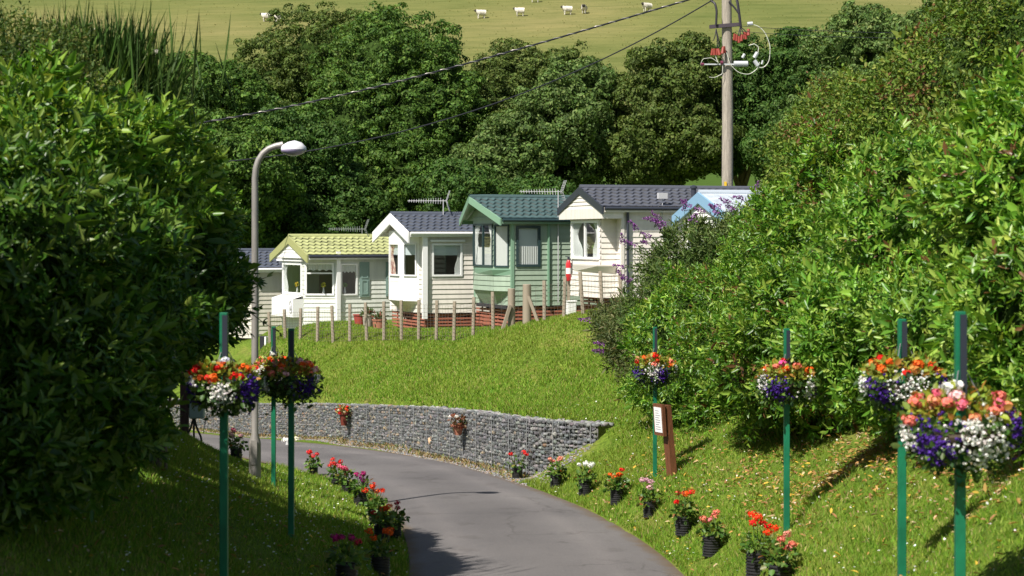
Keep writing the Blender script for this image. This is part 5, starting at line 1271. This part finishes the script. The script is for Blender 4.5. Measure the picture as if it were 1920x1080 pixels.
# right side
shrub('laurel_shrub', 'leafy laurel next to the buddleia on the right bank', 'shrub', lobes_from([(1455, 600, 33, 110, 185, 1.8), (1390, 695, 32, 130, 120, 1.6), (1300, 640, 34.5, 110, 120, 1.5), (1280, 720, 33.5, 90, 60, 1.1)]), LAUR, W4, 8000, leaf=.10, group=RG, rust=.2)
shrub('laurel_shrub', 'tall laurel rising behind the middle right flower post', 'shrub', lobes_from([(1580, 475, 29, 138, 200, 2), (1560, 625, 27, 170, 145, 1.7), (1450, 705, 28, 110, 80, 1.3)]), LAUR, W4, 9500, leaf=.115, group=RG, rust=.35)
shrub('laurel_shrub', 'broad laurel behind the two nearest right flower posts', 'shrub', lobes_from([(1740, 500, 23, 180, 210, 1.8), (1700, 640, 22, 190, 140, 1.6), (1850, 640, 19.5, 170, 150, 1.3)]), [(c[0]*1.1, c[1]*1.12, c[2]*1.3) for c in LAUR], [2, 4, 3, 1], 8500, leaf=.118, group=RG, rust=.15)
shrub('laurel_shrub', 'bright laurel at the right frame edge', 'shrub', lobes_from([(1960, 420, 18, 170, 230, 1.5), (2010, 610, 16.5, 180, 190, 1.2)]), [(c[0]*1.15, c[1]*1.15, c[2]*1.3) for c in LAUR], [2, 4, 3, 1.2], 5600, leaf=.125, group=RG, rust=.15)
BR = [(0.066, 0.1265, 0.016), (0.11, 0.1898, 0.024), (0.176, 0.2467, 0.036), (0.22, 0.253, 0.05)]
shrub('bramble_thicket', 'reddish bramble thicket above the tall laurel', 'bramble', lobes_from([(1600, 330, 30, 130, 150, 1.8), (1700, 270, 28, 130, 130, 1.8)]), BR, [3, 4, 2, .8], 6400, per=8, leaf=.078, wid=.5, spread=.3, m=M_SMALL, group='brambles on the right bank', rand=.75, rust=.42)
shrub('bramble_thicket', 'bramble thicket climbing to the top right corner', 'bramble', lobes_from([(1830, 200, 27, 140, 170, 2), (1930, 110, 26, 130, 180, 2), (1800, 330, 24, 150, 110, 1.6)]), BR, [3.5, 4, 1.6, .6], 7000, per=8, leaf=.078, wid=.5, spread=.3, m=M_SMALL, group='brambles on the right bank', rand=.75, rust=.42)
shrub('bramble_thicket', 'low olive bramble on the ridge left of the tall laurel', 'bramble', lobes_from([(1515, 400, 36, 65, 70, 1.4), (1560, 330, 36, 75, 80, 1.5)]), BR, [3, 4, 2.4, .4], 2400, per=8, leaf=.09, wid=.5, spread=.3, m=M_SMALL, group='brambles on the right bank', rand=.7)
BD = [(.05, .095, .022), (.08, .135, .03), (.12, .17, .05), (.16, .2, .07)]
def panicles(o, off, pts, dirs, name='flower_spike'):
    V, Fc, cc = [], [], []; L_ = []
    for p, d in zip(pts, dirs):
        n = 80; t = R.random(n); a = R.uniform(0, 6.28, n); d = unit(np.array(d)); x = unit(np.cross(d, [0.3, .2, 1])); y = np.cross(d, x)
        rad = .045*(1-t*.75); c = np.array(p)-off+d*(t*.26)[:, None]+(x*np.cos(a)[:, None]+y*np.sin(a)[:, None])*rad[:, None]
        V, Fc = leaves(c, R.normal(0, 1, (n, 3)), R.normal(0, 1, (n, 3)), .035, .03, .1, .1)
        fast_mesh(name, V, Fc, M_PETAL, o, cols=rep6(pal(n, [(.24, .07, .28), (.30, .12, .36), (.16, .05, .2)], [2, 2, 1], .2)))
o, off, p, nr = shrub('buddleia_bush', 'buddleia bush with purple flower spikes against the cream caravan', 'bush', lobes_from([(1310, 525, 39, 80, 85, 1.5), (1375, 500, 39, 80, 72, 1.5), (1250, 590, 38, 70, 70, 1.2), (1415, 450, 39, 45, 50, 1.2)]), BD, W4, 4200, per=9, leaf=.13, wid=.24, spread=.35, m=M_SMALL, rand=.6)
pts = [at(px, py, 38.3) for px, py in ((1195, 431), (1222, 445), (1193, 460), (1228, 412), (1212, 455), (1240, 428), (1168, 458), (1172, 502), (1172, 524), (1238, 412), (1283, 395), (1300, 408), (1345, 402), (1352, 388), (1370, 380), (1395, 372), (1296, 388), (1322, 398), (1415, 360), (1310, 420), (1375, 395), (1250, 420), (1185, 528))]
ds = [(random.uniform(-1, .1), random.uniform(-.3, .2), random.uniform(-.1, .6)) for _ in pts]
panicles(o, off, pts, ds)
mb = MB(); LL = []
for p_, d in zip(pts, ds):
    b = Vector(p_)-Vector(off); r0 = Vector(((1300-960)/F*39, 39, 3.9))-Vector(off)
    mid = b*.6+r0*.4+Vector((0, 0, .12)); mb.tube([r0, mid, b], [.012, .008, .004], 5)
    n = 26; t = R.uniform(.2, .95, n)[:, None]; q = np.where(t < .5, np.array(r0)+(np.array(mid)-np.array(r0))*t*2, np.array(mid)+(np.array(b)-np.array(mid))*(t-.5)*2)
    LL.append((*leaves(q, R.normal(0, 1, (n, 3))+[-.3, 0, -.2], R.normal(0, .6, (n, 3))+[0, 0, 1], .12, .026, .1, .35), rep6(pal(n, BD, [2, 3, 2, 1]))))
mb.build('branch', mat('plant stem', (.12, .2, .05), .6), o); V, Fc, cc = merge(LL); fast_mesh('shoot_foliage', V, Fc, M_SMALL, o, cols=cc)
o, off, p, nr = shrub('buddleia_bush', 'low dark buddleia sprawling at the right end of the fence', 'bush', lobes_from([(1215, 640, 41, 75, 55, 1.2), (1160, 610, 44, 40, 28, .8), (1240, 710, 37.5, 60, 50, 1)]), [(.045, .07, .022), (.075, .105, .03), (.11, .14, .045), (.17, .16, .07)], W4, 2600, per=9, leaf=.10, wid=.3, spread=.3, m=M_SMALL, rand=.65)
panicles(o, off, [at(px, py, 40.5) for px, py in ((1134, 645), (1133, 659), (1200, 745), (1205, 772), (1106, 600))], [(-1, 0, .1)]*5)

# left side
LAUR_SHADE = [(c[0]*.62, c[1]*.66, c[2]*.75) for c in LAUR]  # laurel greens scaled down: left bank shade put into the leaf colour
shrub('laurel_shrub', 'dark laurel overhanging the left verge beside the lamp', 'shrub', lobes_from([(318, 520, 22, 105, 145, 1.2), (240, 625, 21, 84, 105, 1.2), (350, 425, 23, 66, 75, 1.2), (385, 560, 22, 46, 68, .8), (205, 735, 21.5, 60, 66, .8)]), LAUR_SHADE, W4, 6200, leaf=.125, group=LG)
shrub('laurel_shrub', 'tall sunlit laurel at the upper left', 'shrub', lobes_from([(180, 340, 19, 150, 140, 1.6), (60, 330, 17.5, 140, 150, 1.5), (270, 310, 20.5, 90, 95, 1.2), (140, 260, 19.5, 90, 70, 1), (330, 370, 21.5, 70, 70, 1)]), LAUR, [2.5, 4, 2.4, 1.2], 6600, leaf=.13, group=LG)
shrub('laurel_shrub', 'big shaded laurel filling the left frame edge', 'shrub', lobes_from([(130, 560, 17, 200, 170, 1.3), (20, 480, 15.5, 170, 170, 1.3), (40, 700, 15.5, 190, 150, 1.1), (150, 715, 18.5, 105, 105, 1), (100, 810, 16, 170, 90, .8), (-60, 860, 14.5, 170, 110, .8), (130, 650, 17.5, 140, 130, 1)]), LAUR_SHADE, W4, 9000, leaf=.13, group=LG)
shrub('bramble_thicket', 'small leaved thorny thicket at the top left corner', 'bramble', lobes_from([(40, 170, 18.5, 130, 120, 1.2), (140, 215, 19, 90, 60, 1)]), [(.04, .08, .015), (.07, .12, .02), (.12, .16, .035), (.2, .2, .06)], W4, 2200, per=8, leaf=.05, wid=.5, spread=.2, m=M_SMALL)
shrub('laurel_shrub', 'tall laurel added behind the sunlit upper left laurel to shade the bank', 'shrub', [(np.array((-7.3, 27.2, 4.6)), np.array((1.4, 1.8, 2.5))), (np.array((-7.4, 24, 4.9)), np.array((1.4, 2.0, 2.5))), (np.array((-6.5, 22, 4.8)), np.array((1.2, 1.4, 2.4))), (np.array((-7.1, 29.6, 3.8)), np.array((1.0, 1.4, 1.9)))], LAUR_SHADE, W4, 3000, leaf=.14, group=LG, back=1, core=.85)  # added shade caster, mostly unseen, throws shadow over the left bank
# a spray of laurel leaves reaching in front of the lamp column
c0 = at(440, 530, 22); o = tag(empty('laurel_spray', tuple(c0)), 'slender spray of dark leaves reaching across the lamp column', 'branch')
mb = MB(); LL = []
for px, py in ((478, 512), (500, 520), (470, 545), (455, 585), (440, 600), (462, 560), (486, 530), (450, 640), (470, 625)):
    b = at(px, py, 22+random.uniform(-.3, .3))-c0; a = at(395, 560+random.uniform(-40, 30), 22)-c0; mb.tube([a, (a+b)/2+Vector((0, 0, .03)), b], [.008, .006, .003], 5)
    n = 14; t = R.uniform(.55, 1, n)[:, None]; LL.append((*leaves(np.array(a)*(1-t)+np.array(b)*t, unit(np.array(b-a))*1.0+R.normal(0, .55, (n, 3)), R.normal(0, .5, (n, 3))+[0, -.3, 1], R.uniform(.08, .13, n), .042, .1, .2), rep6(pal(n, LAUR_SHADE, W4))))
a = at(455, 575, 22)-c0; b = at(532, 628, 22)-c0; mb.tube([a, (a+b)/2+Vector((0, 0, -.02)), b], [.007, .005, .002], 5)
n = 12; t = np.repeat([.05, .5, .9], 4)[:, None]; LL.append((*leaves(np.array(a)*(1-t)+np.array(b)*t, R.normal(0, 1, (n, 3)), R.normal(0, 1, (n, 3)), .07, .028, .1, .2), rep6(pal(n, LAUR_SHADE, W4))))
mb.build('twig', M_BARK, o); V, Fc, cc = merge(LL); fast_mesh('foliage', V, Fc, M_LAUREL, o, cols=cc)
# broom: a fountain of thin upright stems
x, Y = (168-960)/F*20, 20.0
zb_ = CZ-(190-HZ)/F*Y
o = tag(empty('broom_bush', (x, Y, gz(x, Y))), 'tall spiky broom bush with whip-like green stems, top left', 'bush'); off = np.array([x, Y, gz(x, Y)])
n = 4200; az = R.uniform(0, 2*PI, n); tl = np.abs(R.normal(0, .52, n)); b = np.c_[R.normal(0, .30, n)*1.3, R.normal(0, .3, n), zb_-off[2]+R.uniform(-.55, .05, n)]
d = np.c_[np.sin(tl)*np.cos(az)*1.1, np.sin(tl)*np.sin(az), np.cos(tl)]; ln = R.uniform(.45, 1.15, n)*np.clip(1.1-tl*.35, .5, 1)
V, Fc = leaves(b, d, R.normal(0, 1, (n, 3)), ln, .0065, .1, .1)
fast_mesh('stems', V, Fc, M_SMALL, o, cols=rep6(pal(n, [(.055, .12, .022), (.085, .16, .03), (.13, .19, .05)], [3, 3, 1.4])))
mb = MB(); mb.tube([(0, 0, -.2), (.05, 0, 1.2), (0, 0, zb_-off[2]-.2)], [.09, .07, .05], 8)
for k in range(12): a = 2*PI*k/12; mb.tube([(0, 0, zb_-off[2]-1.0), (math.cos(a)*.5, math.sin(a)*.4, zb_-off[2]-.1)], [.03, .01], 5)
mb.build('trunk', M_BARK, o, True)

# the laurel bank carries on towards the photographer, left of the picture
def lob(L_): return [(np.array(c, float), np.array(r, float)) for c, r in L_]
shrub('laurel_shrub', 'laurel hedge carrying on along the left bank beyond the picture edge', 'shrub', lob([((-5.7, 12.3, 5.4), (1.5, 2, 2.2)), ((-5.2, 8.3, 5.4), (1.6, 2.4, 2.1)), ((-6.6, 15, 5.2), (1.4, 2, 2.1)), ((-5.3, 4.5, 5.6), (1.5, 2.2, 2.2))]), LAUR_SHADE, W4, 3600, leaf=.15, group=LG, back=1, core=.86)
# ---------------------------------------------------------------- camera, sun, sky
cam = bpy.data.cameras.new('camera'); co = bpy.data.objects.new('camera', cam); C.objects.link(co)
co.location = (0, 0, CZ); co.rotation_euler = (PI/2, 0, 0)
cam.sensor_width = 36; cam.lens = 36*F/1920; cam.shift_y = -(540-HZ)/1920; cam.clip_end = 2000; cam.clip_start = .2
cam.dof.use_dof = True; cam.dof.focus_distance = 46; cam.dof.aperture_fstop = 3.6
bpy.context.scene.camera = co
AZ = Vector((-.63, -.78, 0)).normalized(); EL_ = math.radians(51)
D = Vector((AZ.x*math.cos(EL_), AZ.y*math.cos(EL_), math.sin(EL_)))
sl = bpy.data.lights.new('sun', 'SUN'); so = bpy.data.objects.new('sun', sl); C.objects.link(so)
sl.energy = 5.0; sl.angle = math.radians(.55); sl.color = (1, .945, .85)
so.rotation_euler = D.to_track_quat('Z', 'Y').to_euler(); so.location = D*60
w = bpy.data.worlds.new('World'); bpy.context.scene.world = w; w.use_nodes = True
nt = w.node_tree; bg = nt.nodes['Background']; sk = nt.nodes.new('ShaderNodeTexSky'); sk.sky_type = 'NISHITA'; sk.sun_disc = False
sk.sun_elevation = EL_; sk.sun_rotation = math.atan2(D.x, D.y); sk.air_density = 1.0; sk.dust_density = 1.5
nt.links.new(sk.outputs[0], bg.inputs[0]); bg.inputs[1].default_value = .058
vs = bpy.context.scene.view_settings; vs.view_transform = 'Standard'; vs.look = 'None'; vs.exposure = .55; vs.gamma = 1
cy = bpy.context.scene.cycles
cy.max_bounces = 8; cy.transparent_max_bounces = 12; cy.diffuse_bounces = 3; cy.glossy_bounces = 3; cy.transmission_bounces = 4
cy.use_denoising = True
